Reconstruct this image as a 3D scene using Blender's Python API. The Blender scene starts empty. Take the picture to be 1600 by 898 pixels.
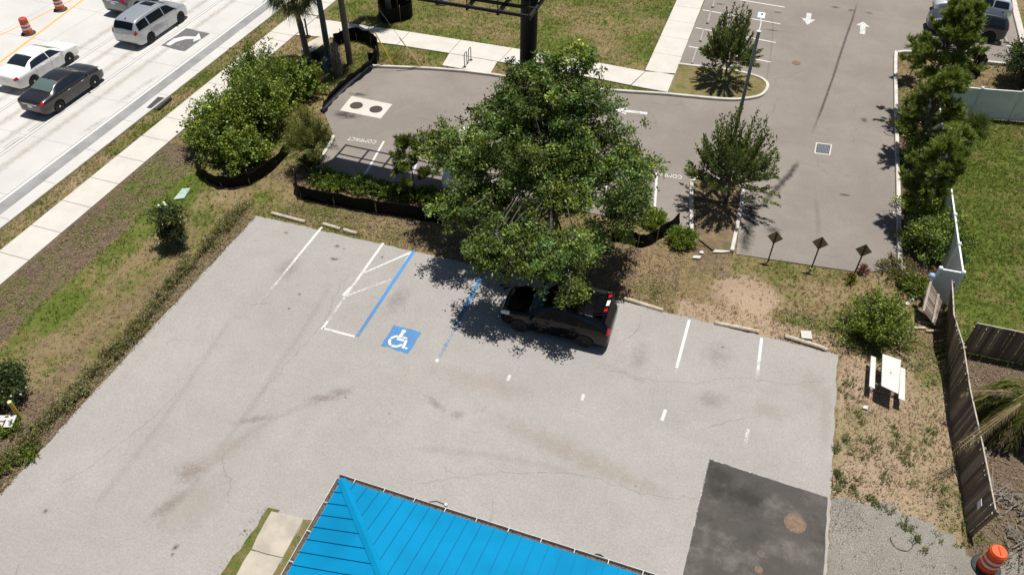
import bpy, bmesh, math, random
import numpy as np
from mathutils import Vector, Matrix
rad = math.radians
scn = bpy.context.scene
C = scn.collection

# ------------------------------------------------------------------ camera
CAM_H, FPX, PITCH, ROLL, YAW = 23.7, 1240.46, rad(43.697), rad(0.718), rad(18.44)
def cam_axes():
    F = Vector((0, math.cos(PITCH), -math.sin(PITCH))); U = Vector((0, math.sin(PITCH), math.cos(PITCH))); X = Vector((1, 0, 0))
    xr = math.cos(ROLL) * X + math.sin(ROLL) * U; ur = -math.sin(ROLL) * X + math.cos(ROLL) * U
    R = Matrix.Rotation(YAW, 3, 'Z')
    return R @ xr, R @ ur, R @ F
AX, AU, AF = cam_axes()
cd = bpy.data.cameras.new('camera'); cam = bpy.data.objects.new('camera', cd); C.objects.link(cam)
cd.sensor_width = 36; cd.sensor_fit = 'HORIZONTAL'; cd.lens = FPX / 1600 * 36; cd.clip_start = 0.5; cd.clip_end = 3000
cam.matrix_world = Matrix(((AX.x, AU.x, -AF.x, 0), (AX.y, AU.y, -AF.y, 0), (AX.z, AU.z, -AF.z, CAM_H), (0, 0, 0, 1)))
scn.camera = cam
# ------------------------------------------------------------------ light
SH = Vector((-0.10, -0.22, -1)).normalized()          # direction the sunlight travels
wd = bpy.data.worlds.new('World'); scn.world = wd; wd.use_nodes = True
nt = wd.node_tree; bg = nt.nodes['Background']; sky = nt.nodes.new('ShaderNodeTexSky')
sky.sky_type = 'NISHITA'; sky.sun_disc = False
sky.sun_elevation = math.asin(-SH.z); sky.sun_rotation = math.atan2(-SH.x, -SH.y); sky.air_density = 1.0; sky.dust_density = 0.8
nt.links.new(sky.outputs[0], bg.inputs[0]); bg.inputs[1].default_value = 0.05
sl = bpy.data.lights.new('sun', 'SUN'); so = bpy.data.objects.new('sun', sl); C.objects.link(so)
sl.energy = 5.0; sl.angle = rad(0.5); sl.color = (1.0, 0.965, 0.91)
so.location = (0, 0, 60); so.rotation_euler = SH.to_track_quat('-Z', 'Y').to_euler()
vs = scn.view_settings; vs.view_transform = 'Standard'; vs.look = 'None'; vs.gamma = 1; vs.exposure = 0.15
scn.render.engine = 'CYCLES'; scn.cycles.transparent_max_bounces = 48

# ------------------------------------------------------------------ helpers
def G(px, py, z=0.0):
    d = AF + AX * ((px - 800) / FPX) - AU * ((py - 449) / FPX)
    t = (z - CAM_H) / d.z
    return Vector((d.x * t, d.y * t, z))
def P2(pts): return [(a, b, 0) for a, b in pts]
def GL(pts, z=0.0): return [tuple(G(a, b, z)) for a, b in pts]
RNG = np.random.default_rng(7); random.seed(7)

def thing(name, label, cat, loc=(0, 0, 0), rz=0, group=None):
    o = bpy.data.objects.new(name, None); C.objects.link(o); o.empty_display_size = .3
    o.location = loc; o.rotation_euler = (0, 0, rz); return tag(o, label, cat, group)
def tag(o, label, cat, group=None, kind=None):
    o['label'] = label; o['category'] = cat
    if group: o['group'] = group
    if kind: o['kind'] = kind
    return o
def struct(o):
    o['kind'] = 'structure'; return o
def stuff(o): o['kind'] = 'stuff'; return o
def link(name, me, mat=None, parent=None, loc=None):
    o = bpy.data.objects.new(name, me); C.objects.link(o)
    if mat is not None:
        for m in (mat if isinstance(mat, (list, tuple)) else [mat]): me.materials.append(m)
    if parent: o.parent = parent
    if loc is not None: o.location = loc
    return o
def mesh_np(name, V, F, smooth=False):
    V = np.asarray(V, np.float32); F = np.asarray(F, np.int32); k = F.shape[1]
    me = bpy.data.meshes.new(name); me.vertices.add(len(V)); me.vertices.foreach_set('co', V.ravel())
    me.loops.add(F.size); me.loops.foreach_set('vertex_index', F.ravel())
    me.polygons.add(len(F)); me.polygons.foreach_set('loop_start', np.arange(0, F.size, k, dtype=np.int32))
    if smooth: me.polygons.foreach_set('use_smooth', np.ones(len(F), bool))
    me.update(calc_edges=True); return me
def set_attr(me, name, cols):
    a = me.color_attributes.new(name, 'FLOAT_COLOR', 'POINT')
    c = np.ones((len(me.vertices), 4), np.float32); cols = np.asarray(cols, np.float32); c[:, :cols.shape[1]] = cols
    a.data.foreach_set('color', c.ravel())

class MB:
    def __init__(s): s.v = []; s.f = []
    def add(s, V, F):
        n = len(s.v); s.v += [tuple(p) for p in V]; s.f += [tuple(i + n for i in f) for f in F]; return s
    def box(s, c, d, rz=0, ry=0, rx=0, taper=1.0):
        R = Matrix.Rotation(rz, 3, 'Z') @ Matrix.Rotation(ry, 3, 'Y') @ Matrix.Rotation(rx, 3, 'X')
        V = []
        for z in (-.5, .5):
            k = taper if z > 0 else 1
            for x, y in ((-.5, -.5), (.5, -.5), (.5, .5), (-.5, .5)):
                V.append(R @ Vector((x * d[0] * k, y * d[1] * k, z * d[2])) + Vector(c))
        return s.add(V, [(3, 2, 1, 0), (4, 5, 6, 7), (0, 1, 5, 4), (1, 2, 6, 5), (2, 3, 7, 6), (3, 0, 4, 7)])
    def beam(s, a, b, w, h=None):
        a, b = Vector(a), Vector(b); h = h or w; d = (b - a)
        if d.length < 1e-6: return s
        x = d.normalized(); up = Vector((0, 0, 1)) if abs(x.z) < .95 else Vector((1, 0, 0))
        y = up.cross(x).normalized(); z = x.cross(y)
        V = []
        for p in (a, b):
            for i, j in ((-1, -1), (1, -1), (1, 1), (-1, 1)): V.append(p + y * (i * w / 2) + z * (j * h / 2))
        return s.add(V, [(3, 2, 1, 0), (4, 5, 6, 7), (0, 1, 5, 4), (1, 2, 6, 5), (2, 3, 7, 6), (3, 0, 4, 7)])
    def tube(s, pts, r, n=6, caps=True):
        pts = [Vector(p) for p in pts]; rr = r if isinstance(r, (list, tuple)) else [r] * len(pts)
        V = []; F = []; ref = None
        for i, p in enumerate(pts):
            t = (pts[min(i + 1, len(pts) - 1)] - pts[max(i - 1, 0)]).normalized()
            if ref is None: ref = Vector((1, 0, 0)) if abs(t.x) < .9 else Vector((0, 1, 0))
            a = (ref - t * ref.dot(t)).normalized(); ref = a; b = t.cross(a)
            for k in range(n):
                q = 2 * math.pi * k / n; V.append(p + (a * math.cos(q) + b * math.sin(q)) * rr[i])
        for i in range(len(pts) - 1):
            for k in range(n): F.append((i * n + k, i * n + (k + 1) % n, (i + 1) * n + (k + 1) % n, (i + 1) * n + k))
        if caps: F += [tuple(range(n - 1, -1, -1)), tuple((len(pts) - 1) * n + k for k in range(n))]
        return s.add(V, F)
    def lathe(s, prof, n=24, c=(0, 0, 0)):
        V = []; F = []
        for r, z in prof:
            for k in range(n):
                q = 2 * math.pi * k / n; V.append((c[0] + r * math.cos(q), c[1] + r * math.sin(q), c[2] + z))
        m = len(prof)
        for i in range(m - 1):
            for k in range(n): F.append((i * n + k, i * n + (k + 1) % n, (i + 1) * n + (k + 1) % n, (i + 1) * n + k))
        if prof[0][0] > 1e-4: F.append(tuple(range(n - 1, -1, -1)))
        if prof[-1][0] > 1e-4: F.append(tuple((m - 1) * n + k for k in range(n)))
        return s.add(V, F)
    def prism(s, poly, z0, z1):
        n = len(poly); a = sum(poly[i][0] * poly[(i + 1) % n][1] - poly[(i + 1) % n][0] * poly[i][1] for i in range(n))
        if a < 0: poly = poly[::-1]
        V = [(p[0], p[1], z0) for p in poly] + [(p[0], p[1], z1) for p in poly]
        return s.add(V, [tuple(range(n - 1, -1, -1)), tuple(range(n, 2 * n))] + [(i, (i + 1) % n, n + (i + 1) % n, n + i) for i in range(n)])
    def sheet(s, poly, z):
        n = len(poly); a = sum(poly[i][0] * poly[(i + 1) % n][1] - poly[(i + 1) % n][0] * poly[i][1] for i in range(n))
        if a < 0: poly = poly[::-1]
        return s.add([(p[0], p[1], z) for p in poly], [tuple(range(n))])
    def ribbon(s, path, w, z0, z1):
        path = [Vector((p[0], p[1])) for p in path]; L = []; R = []
        for i, p in enumerate(path):
            t = (path[min(i + 1, len(path) - 1)] - path[max(i - 1, 0)]).normalized(); nrm = Vector((-t.y, t.x))
            L.append(p + nrm * w / 2); R.append(p - nrm * w / 2)
        V = []; F = []
        for a, b in zip(L, R): V += [(b.x, b.y, z0), (b.x, b.y, z1), (a.x, a.y, z1), (a.x, a.y, z0)]
        for i in range(len(path) - 1):
            k = i * 4
            for j in range(4): F.append((k + j, k + 4 + j, k + 4 + (j + 1) % 4, k + (j + 1) % 4))
        F += [(0, 1, 2, 3), tuple(len(V) - 4 + j for j in (3, 2, 1, 0))]
        return s.add(V, F)
    def build(s, name, mat, parent=None, smooth=False, loc=None, bevel=0):
        me = bpy.data.meshes.new(name); me.from_pydata(s.v, [], s.f)
        if bevel:
            b = bmesh.new(); b.from_mesh(me); bmesh.ops.recalc_face_normals(b, faces=b.faces)
            ed = [e for e in b.edges if len(e.link_faces) == 2 and e.calc_face_angle(0) > .6]
            bmesh.ops.bevel(b, geom=ed, offset=bevel, segments=1, affect='EDGES'); b.to_mesh(me); b.free()
        if smooth:
            me.polygons.foreach_set('use_smooth', [True] * len(me.polygons)); me.set_sharp_from_angle(angle=rad(42))
        me.update(); return link(name, me, mat, parent, loc)

def smooth_path(pts, k=6):
    P = [Vector(p) for p in pts]; out = []
    for i in range(len(P) - 1):
        p0, p1, p2, p3 = P[max(i - 1, 0)], P[i], P[i + 1], P[min(i + 2, len(P) - 1)]
        for j in range(k):
            t = j / k
            out.append(.5 * ((2 * p1) + (p2 - p0) * t + (2 * p0 - 5 * p1 + 4 * p2 - p3) * t * t + (3 * p1 - p0 - 3 * p2 + p3) * t ** 3))
    out.append(P[-1]); return out
def inside(X, Y, poly):
    r = np.zeros(X.shape, bool); n = len(poly)
    for i in range(n):
        x1, y1 = poly[i][:2]; x2, y2 = poly[(i + 1) % n][:2]
        if y1 == y2: continue
        c = ((y1 > Y) != (y2 > Y)) & (X < (x2 - x1) * (Y - y1) / (y2 - y1) + x1); r ^= c
    return r
def vnoise(X, Y, s, seed=0):
    x = X / s; y = Y / s; xi = np.floor(x).astype(np.int64); yi = np.floor(y).astype(np.int64); fx = x - xi; fy = y - yi
    fx = fx * fx * (3 - 2 * fx); fy = fy * fy * (3 - 2 * fy)
    def h(a, b):
        n = (a * 374761393 + b * 668265263 + seed * 974634541) & 0xffffffff
        n = ((n ^ (n >> 13)) * 1274126177) & 0xffffffff; return ((n ^ (n >> 16)) & 0xffff) / 65535.0
    return (h(xi, yi) * (1 - fx) + h(xi + 1, yi) * fx) * (1 - fy) + (h(xi, yi + 1) * (1 - fx) + h(xi + 1, yi + 1) * fx) * fy

# ------------------------------------------------------------------ materials
class N:
    def __init__(s, name):
        s.m = bpy.data.materials.new(name); s.m.use_nodes = True; s.t = s.m.node_tree
        s.b = s.t.nodes['Principled BSDF']; s.out = s.t.nodes['Material Output']
        s.pos = s.t.nodes.new('ShaderNodeNewGeometry').outputs['Position']
    def n(s, t, **k):
        q = s.t.nodes.new(t)
        for a, b in k.items(): setattr(q, a, b)
        return q
    def l(s, a, b): s.t.links.new(a, b)
    def put(s, sock, v):
        if hasattr(v, 'node'): s.l(v, sock)
        else: sock.default_value = v
    def noise(s, scale, detail=3, rough=.55, vec=None, dist=0):
        q = s.n('ShaderNodeTexNoise'); q.inputs['Scale'].default_value = scale; q.inputs['Detail'].default_value = detail
        q.inputs['Roughness'].default_value = rough; q.inputs['Distortion'].default_value = dist
        s.l(vec or s.pos, q.inputs['Vector']); return q.outputs['Fac']
    def vor(s, scale, feature='F1'):
        q = s.n('ShaderNodeTexVoronoi'); q.feature = feature; q.inputs['Scale'].default_value = scale; s.l(s.pos, q.inputs['Vector']); return q
    def math(s, op, a, b=0.0, c=0.0, clamp=False):
        q = s.n('ShaderNodeMath', operation=op, use_clamp=clamp)
        for i, v in enumerate((a, b, c)): s.put(q.inputs[i], v)
        return q.outputs[0]
    def ss(s, v, lo, hi, a=0.0, b=1.0):
        q = s.n('ShaderNodeMapRange', interpolation_type='SMOOTHSTEP'); s.put(q.inputs['Value'], v)
        for k, x in (('From Min', lo), ('From Max', hi), ('To Min', a), ('To Max', b)): q.inputs[k].default_value = x
        return q.outputs[0]
    def mix(s, f, a, b, bt='MIX'):
        q = s.n('ShaderNodeMix', data_type='RGBA', blend_type=bt); s.put(q.inputs[0], f)
        for i, v in ((6, a), (7, b)): s.put(q.inputs[i], (*v, 1) if isinstance(v, tuple) and len(v) == 3 else v)
        return q.outputs[2]
    def ramp(s, f, stops):
        q = s.n('ShaderNodeValToRGB'); e = q.color_ramp.elements
        while len(e) < len(stops): e.new(.5)
        for el, (p, c) in zip(e, stops): el.position = p; el.color = (*c, 1)
        s.put(q.inputs[0], f); return q.outputs[0]
    def attr(s, name):
        q = s.n('ShaderNodeVertexColor', layer_name=name); return q
    def sep(s, c):
        q = s.n('ShaderNodeSeparateColor'); s.l(c, q.inputs[0]); return q.outputs
    def bump(s, h, strength=.3, dist=.02):
        q = s.n('ShaderNodeBump'); q.inputs['Strength'].default_value = strength; q.inputs['Distance'].default_value = dist
        s.l(h, q.inputs['Height']); s.l(q.outputs[0], s.b.inputs['Normal'])
    def done(s, col=None, rough=None, metal=None, spec=None):
        if col is not None: s.put(s.b.inputs['Base Color'], (*col, 1) if isinstance(col, tuple) and len(col) == 3 else col)
        if rough is not None: s.put(s.b.inputs['Roughness'], rough)
        if metal is not None: s.b.inputs['Metallic'].default_value = metal
        if spec is not None: s.b.inputs['Specular IOR Level'].default_value = spec
        return s.m
def mul(c, k): return tuple(min(1, x * k) for x in c)
def M(name, col, rough=.6, metal=0, var=.15, scale=6, bump=0, spec=.4, coat=0, sheen=0):
    n = N(name); a = n.noise(scale, 4)
    c = n.mix(n.ss(a, .3, .7), mul(col, 1 - var), mul(col, 1 + var))
    if bump: n.bump(n.noise(scale * 6, 3), bump, .01)
    if coat: n.b.inputs['Coat Weight'].default_value = coat; n.b.inputs['Coat Roughness'].default_value = .06
    return n.done(c, rough, metal, spec)
def leaf_mat(name, cols, trans=.3, rough=.5):
    n = N(name); g = n.n('ShaderNodeNewGeometry'); r = g.outputs['Random Per Island']
    st = [(i / (len(cols) - 1), c) for i, c in enumerate(cols)]
    c = n.mix(1.0, n.ramp(r, st), n.attr('tone').outputs[0], 'MULTIPLY'); n.done(c, rough, 0, .35)
    t = n.n('ShaderNodeBsdfTranslucent'); n.l(n.mix(.5, c, (.25, .32, .03), 'MIX'), t.inputs[0])
    mx = n.n('ShaderNodeMixShader'); mx.inputs[0].default_value = trans; n.l(n.b.outputs[0], mx.inputs[1]); n.l(t.outputs[0], mx.inputs[2])
    n.l(mx.outputs[0], n.out.inputs[0]); return n.m

def m_ground():
    n = N('ground_soil'); a = n.sep(n.attr('mix').outputs[0])
    big = n.noise(.45, 5, .6); mid = n.noise(2.6, 5, .65); fine = n.noise(16, 4, .7); sp = n.noise(60, 2, .8)
    jit = n.math('ADD', n.math('MULTIPLY', n.math('SUBTRACT', mid, .5), 1.3), n.math('MULTIPLY', n.math('SUBTRACT', fine, .5), 1.5))
    straw = n.ramp(fine, [(.25, (.13, .09, .045)), (.5, (.235, .175, .09)), (.75, (.34, .26, .15))])
    green = n.ramp(fine, [(.25, (.035, .052, .011)), (.5, (.10, .135, .024)), (.78, (.18, .20, .05))])
    dirt = n.ramp(fine, [(.25, (.25, .175, .12)), (.5, (.38, .275, .19)), (.8, (.47, .37, .28))])
    mulch = n.ramp(fine, [(.25, (.05, .036, .024)), (.5, (.14, .10, .072)), (.75, (.25, .19, .14))])
    def w(ch): return n.ss(n.math('ADD', ch, jit), .3, .7)
    c = n.mix(w(a[1]), straw, dirt); c = n.mix(w(a[2]), c, mulch); c = n.mix(w(a[0]), c, green)
    gr = n.attr('grav').outputs[0]; gs = n.sep(gr)
    grav = n.ramp(n.noise(34, 3, .8), [(.3, (.10, .092, .08)), (.5, (.25, .232, .20)), (.7, (.40, .375, .335))])
    c = n.mix(n.ss(n.math('ADD', gs[0], n.math('MULTIPLY', n.math('SUBTRACT', mid, .5), .8)), .4, .6), c, grav)
    c = n.mix(1.0, c, n.ramp(sp, [(.3, (.68, .68, .68)), (.7, (1.2, 1.2, 1.2))]), 'MULTIPLY')
    c = n.mix(1.0, c, n.ramp(big, [(.3, (.85, .85, .85)), (.7, (1.1, 1.1, 1.1))]), 'MULTIPLY')
    n.bump(n.math('ADD', fine, n.math('MULTIPLY', sp, .5)), .6, .05)
    return n.done(c, .95, 0, .1)
def m_asphalt(name, base, tint, agg=.35, crack=True, mot=.0):
    n = N(name); big = n.noise(.22, 4, .6); mid = n.noise(1.3, 5, .65); agn = n.noise(70, 2, .9); ag2 = n.noise(13, 3, .85)
    c = n.mix(n.ss(big, .3, .7), base, tint)
    c = n.mix(n.ss(mid, .35, .8, 0, .35), c, mul(base, .85))
    if mot: c = n.mix(n.ss(n.noise(.62, 6, .68), .46, .72, 0, mot), c, mul(base, 2.3)); c = n.mix(n.ss(n.noise(.34, 5, .6), .5, .68, 0, mot), c, mul(base, .5))
    c = n.mix(1.0, c, n.ramp(agn, [(.25, (1 - agg,) * 3), (.5, (1, 1, 1)), (.75, (1 + agg,) * 3)]), 'MULTIPLY')
    c = n.mix(1.0, c, n.ramp(ag2, [(.3, (1 - agg * .42,) * 3), (.7, (1 + agg * .36,) * 3)]), 'MULTIPLY')
    if crack:
        q = n.n('ShaderNodeTexVoronoi'); q.feature = 'DISTANCE_TO_EDGE'; q.inputs['Scale'].default_value = .17
        vv = n.n('ShaderNodeVectorMath', operation='ADD'); n.l(n.pos, vv.inputs[0])
        nn = n.n('ShaderNodeTexNoise'); nn.inputs['Scale'].default_value = .9; nn.inputs['Detail'].default_value = 5; n.l(n.pos, nn.inputs['Vector']); n.l(nn.outputs['Color'], vv.inputs[1])
        n.l(vv.outputs[0], q.inputs['Vector'])
        f = n.math('MULTIPLY', n.ss(q.outputs[0], 0, .006, 1, 0), n.ss(n.noise(.3, 2), .5, .64, 0, .5))
        c = n.mix(f, c, mul(base, .5))
    n.bump(agn, .25, .01); return n.done(c, .9, 0, .25)
def m_concrete(name, base, var=.1, scale=.5):
    n = N(name); a = n.noise(scale, 5, .6); b = n.noise(40, 2, .8); d = n.noise(4, 5, .7)
    c = n.mix(n.ss(a, .3, .7), mul(base, 1 - var), mul(base, 1 + var * .6))
    c = n.mix(n.ss(d, .5, .85, 0, .3), c, mul(base, .75))
    c = n.mix(1.0, c, n.ramp(b, [(.3, (.9, .9, .9)), (.7, (1.06, 1.06, 1.06))]), 'MULTIPLY')
    n.bump(b, .12, .006); return n.done(c, .85, 0, .3)
def m_paint(name, col, wear=.5, scale=14):
    """worn road paint: 'wear' attribute (0 fresh .. 1 gone) plus noise shows the surface through it"""
    n = N(name); a = n.sep(n.attr('wear').outputs[0])[0]
    f = n.math('ADD', n.math('MULTIPLY', n.noise(scale, 5, .75), .75), n.math('MULTIPLY', n.noise(2.2, 3), .35))
    al = n.ss(n.math('SUBTRACT', f, n.math('MULTIPLY', a, wear * .8)), .10, .42)
    c = n.mix(n.noise(25, 3), mul(col, .8), mul(col, 1.05)); n.done(c, .75, 0, .3)
    tr = n.n('ShaderNodeBsdfTransparent'); mx = n.n('ShaderNodeMixShader'); n.l(al, mx.inputs[0]); n.l(tr.outputs[0], mx.inputs[1]); n.l(n.b.outputs[0], mx.inputs[2])
    n.l(mx.outputs[0], n.out.inputs[0]); return n.m
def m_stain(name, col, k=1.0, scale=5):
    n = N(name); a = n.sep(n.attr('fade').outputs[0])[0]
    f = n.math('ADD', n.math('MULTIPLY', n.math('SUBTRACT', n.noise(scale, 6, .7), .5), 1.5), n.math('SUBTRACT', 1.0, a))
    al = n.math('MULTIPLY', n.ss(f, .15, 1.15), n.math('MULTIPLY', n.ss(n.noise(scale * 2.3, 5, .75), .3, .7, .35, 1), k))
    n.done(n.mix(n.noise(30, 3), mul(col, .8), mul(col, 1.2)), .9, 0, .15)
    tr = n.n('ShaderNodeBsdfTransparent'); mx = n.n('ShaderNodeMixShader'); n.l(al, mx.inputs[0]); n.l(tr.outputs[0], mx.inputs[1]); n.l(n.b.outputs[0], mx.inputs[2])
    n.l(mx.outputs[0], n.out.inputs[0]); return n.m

GROUND = m_ground()
OLD = m_asphalt('aged_asphalt', (.303, .285, .266), (.345, .321, .298), .36)
NEW = m_asphalt('grey_asphalt', (.205, .179, .155), (.25, .219, .19), .28)
PATCH = m_asphalt('dark_asphalt', (.07, .064, .057), (.086, .078, .069), .25, False, .95)
ROADC = m_concrete('road_concrete', (.53, .515, .485), .07, .3)
WALK = m_concrete('sidewalk_concrete', (.55, .515, .46), .07, .8)
KERB = m_concrete('kerb_concrete', (.55, .52, .46), .15, 1.5)
OLDC = m_concrete('weathered_concrete', (.42, .375, .31), .2, 1.2)
GUTC = m_concrete('gutter_asphalt', (.27, .265, .26), .2, .8)
WHITE = m_paint('white_road_paint', (.64, .63, .60), 1.0)
BLUEP = m_paint('blue_road_paint', (.07, .26, .55), 1.0)
YELP = m_paint('yellow_road_paint', (.75, .40, .06), 1.0)
BLKP = m_paint('dark_joint', (.2, .195, .19), 1.0)
REDP = m_paint('pink_marking_paint', (.75, .35, .32), 1.0)
STAIN_TAN = m_stain('tan_dirt_stain', (.26, .205, .16), .5)
STAIN_TRACK = m_stain('tyre_track', (.22, .205, .19), .13, 2)
CRACK = m_stain('asphalt_crack', (.17, .16, .15), .38, 4)
STAIN_OIL = m_stain('oil_stain', (.05, .047, .045), .85, 9)
STAIN_PALE = m_stain('pale_dust', (.42, .36, .295), .45, 2.2)
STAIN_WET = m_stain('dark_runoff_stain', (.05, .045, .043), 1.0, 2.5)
STAIN_FAINT = m_stain('faint_grey_stain', (.18, .168, .158), .3, 3)

def strip_mesh(a, b, w, z, wa=0., wb=0., parent=None, name='stall_line', mat=WHITE, k=10):
    a, b = Vector((a[0], a[1])), Vector((b[0], b[1])); t = (b - a).normalized(); nr = Vector((-t.y, t.x)) * w / 2
    V = []; W = []
    for i in range(k + 1):
        p = a.lerp(b, i / k)
        for s in (-1, 1): V.append((p.x + nr.x * s, p.y + nr.y * s, z)); W.append((wa + (wb - wa) * i / k,) * 3)
    F = [(2 * i, 2 * i + 2, 2 * i + 3, 2 * i + 1) for i in range(k)]
    F = [f if t.x * 1 or True else f for f in F]
    me = mesh_np(name, V, F); 
    if me.polygons[0].normal.z < 0: me.flip_normals()
    set_attr(me, 'wear', W); return link(name, me, mat, parent)
def poly_paint(polys, z, wear, name, mat, parent=None):
    mb = MB()
    for p in polys: mb.sheet(p, z)
    o = mb.build(name, mat, parent); set_attr(o.data, 'wear', [(wear,) * 3] * len(o.data.vertices)); return o
def decal(c, rx, ry, rz, z, mat, parent, name='stain'):
    V = [(0, 0, 0)]; A = [(0,) * 3]; F = []; n = 20
    for j, r in enumerate((.5, 1.0)):
        for k in range(n):
            q = 2 * math.pi * k / n; V.append((r * math.cos(q) * rx, r * math.sin(q) * ry, 0)); A.append((r,) * 3)
    cz, sz = math.cos(rz), math.sin(rz)
    V = [(c[0] + x * cz - y * sz, c[1] + x * sz + y * cz, z) for x, y, _ in V]
    F = [(0, 1 + k, 1 + (k + 1) % n) for k in range(n)]
    F += [(1 + k, 1 + n + k, 1 + n + (k + 1) % n) for k in range(n)] + [(1 + k, 1 + n + (k + 1) % n, 1 + (k + 1) % n) for k in range(n)]
    me = mesh_np(name, V, F); set_attr(me, 'fade', A); return link(name, me, mat, parent)
def path_decal(path, w, z, mat, parent, name='stain'):
    P = [Vector((p[0], p[1])) for p in path]; V = []; A = []; F = []
    for i, p in enumerate(P):
        t = (P[min(i + 1, len(P) - 1)] - P[max(i - 1, 0)]).normalized(); nr = Vector((-t.y, t.x)) * w / 2
        e = .75 if i in (0, len(P) - 1) else 0
        for s, f in ((-1, 1.), (0, e), (1, 1.)): V.append((p.x + nr.x * s, p.y + nr.y * s, z)); A.append((f,) * 3)
    for i in range(len(P) - 1):
        for j in (0, 1): F.append((3 * i + j, 3 * i + j + 1, 3 * i + 4 + j, 3 * i + 3 + j))
    me = mesh_np(name, V, F)
    if me.polygons[0].normal.z < 0: me.flip_normals()
    set_attr(me, 'fade', A); return link(name, me, mat, parent)
def densify(poly, step=.35, jit=.04):
    out = []; n = len(poly)
    for i in range(n):
        a, b = Vector(poly[i][:2]), Vector(poly[(i + 1) % n][:2]); k = max(1, int((b - a).length / step))
        for j in range(k):
            p = a.lerp(b, j / k); out.append((p.x + random.uniform(-jit, jit), p.y + random.uniform(-jit, jit)))
    return out

# ================================================================== SETTING
OLDLOT = [(-20.88, 24.15), (-16.5, 24.2), (-11.1, 24.3), (-6, 24.3), (-1.3, 24.26), (3, 24.22), (5.66, 24.15), (5.72, 16.8), (5.72, 2), (5.7, -8), (-20.85, -8), (-20.82, 8.0), (-20.9, 16)]
NLPX = [(575, 105), (725, 113), (900, 138), (1043, 149), (1060, 102), (1102, 0)]
NEWLOT = [G(*p)[:2] for p in NLPX] + [(-4.4, 75), (15.9, 75), (15.85, 61), (15.75, 52.6), (13.1, 52.35), (9.6, 52.2), (8.5, 52.2), (8.0, 51.6), (8.0, 30.3)] + \
    [G(*p)[:2] for p in [(1340, 425), (1250, 412), (1150, 397), (1160, 305), (1152, 290), (1090, 280), (1080, 283), (1080, 366), (1000, 345), (850, 322), (690, 300), (488, 276), (522, 215), (505, 172)]]
NEWLOT = [tuple(p) for p in NEWLOT]
ROAD_X1 = -33.05
SIDE_A = [(-30.32, -10), (-28.62, -10), (-28.62, 41.2), (-28.3, 43.6), (-28.6, 75), (-30.32, 75)]
def xy(*pts): return [tuple(G(*p)[:2]) for p in pts]
SIDE_B = xy((462, 56), (560, 63.5), (702, 84), (800, 100.7), (900, 118), (1043, 145), (1060, 102), (1102, 0)) + [(-4.35, 75), (-6.4, 75)] + xy((1058, 0), (1008, 112.8), (900, 94), (800, 76), (640, 51), (492.7, 30))
PADB = xy((691, 103), (702, 84.5), (777, 97.5), (766, 116))
TREEA = xy((1043, 149), (1060, 102.5), (1140, 112), (1180, 121), (1196, 130), (1198, 140), (1188, 151), (1165, 156), (1130, 157))
TREEB = xy((1080, 366), (1080, 292), (1084, 284), (1092, 280), (1145, 286), (1155, 292), (1160, 303), (1152, 350), (1143, 394), (1112, 392))
GRAVEL = [(5.74, 17.4), (7.6, 17.75), (9.4, 17.3), (10.2, 16.7), (11.8, 17.4), (14, 15), (14, -8), (5.74, -8)]

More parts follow.
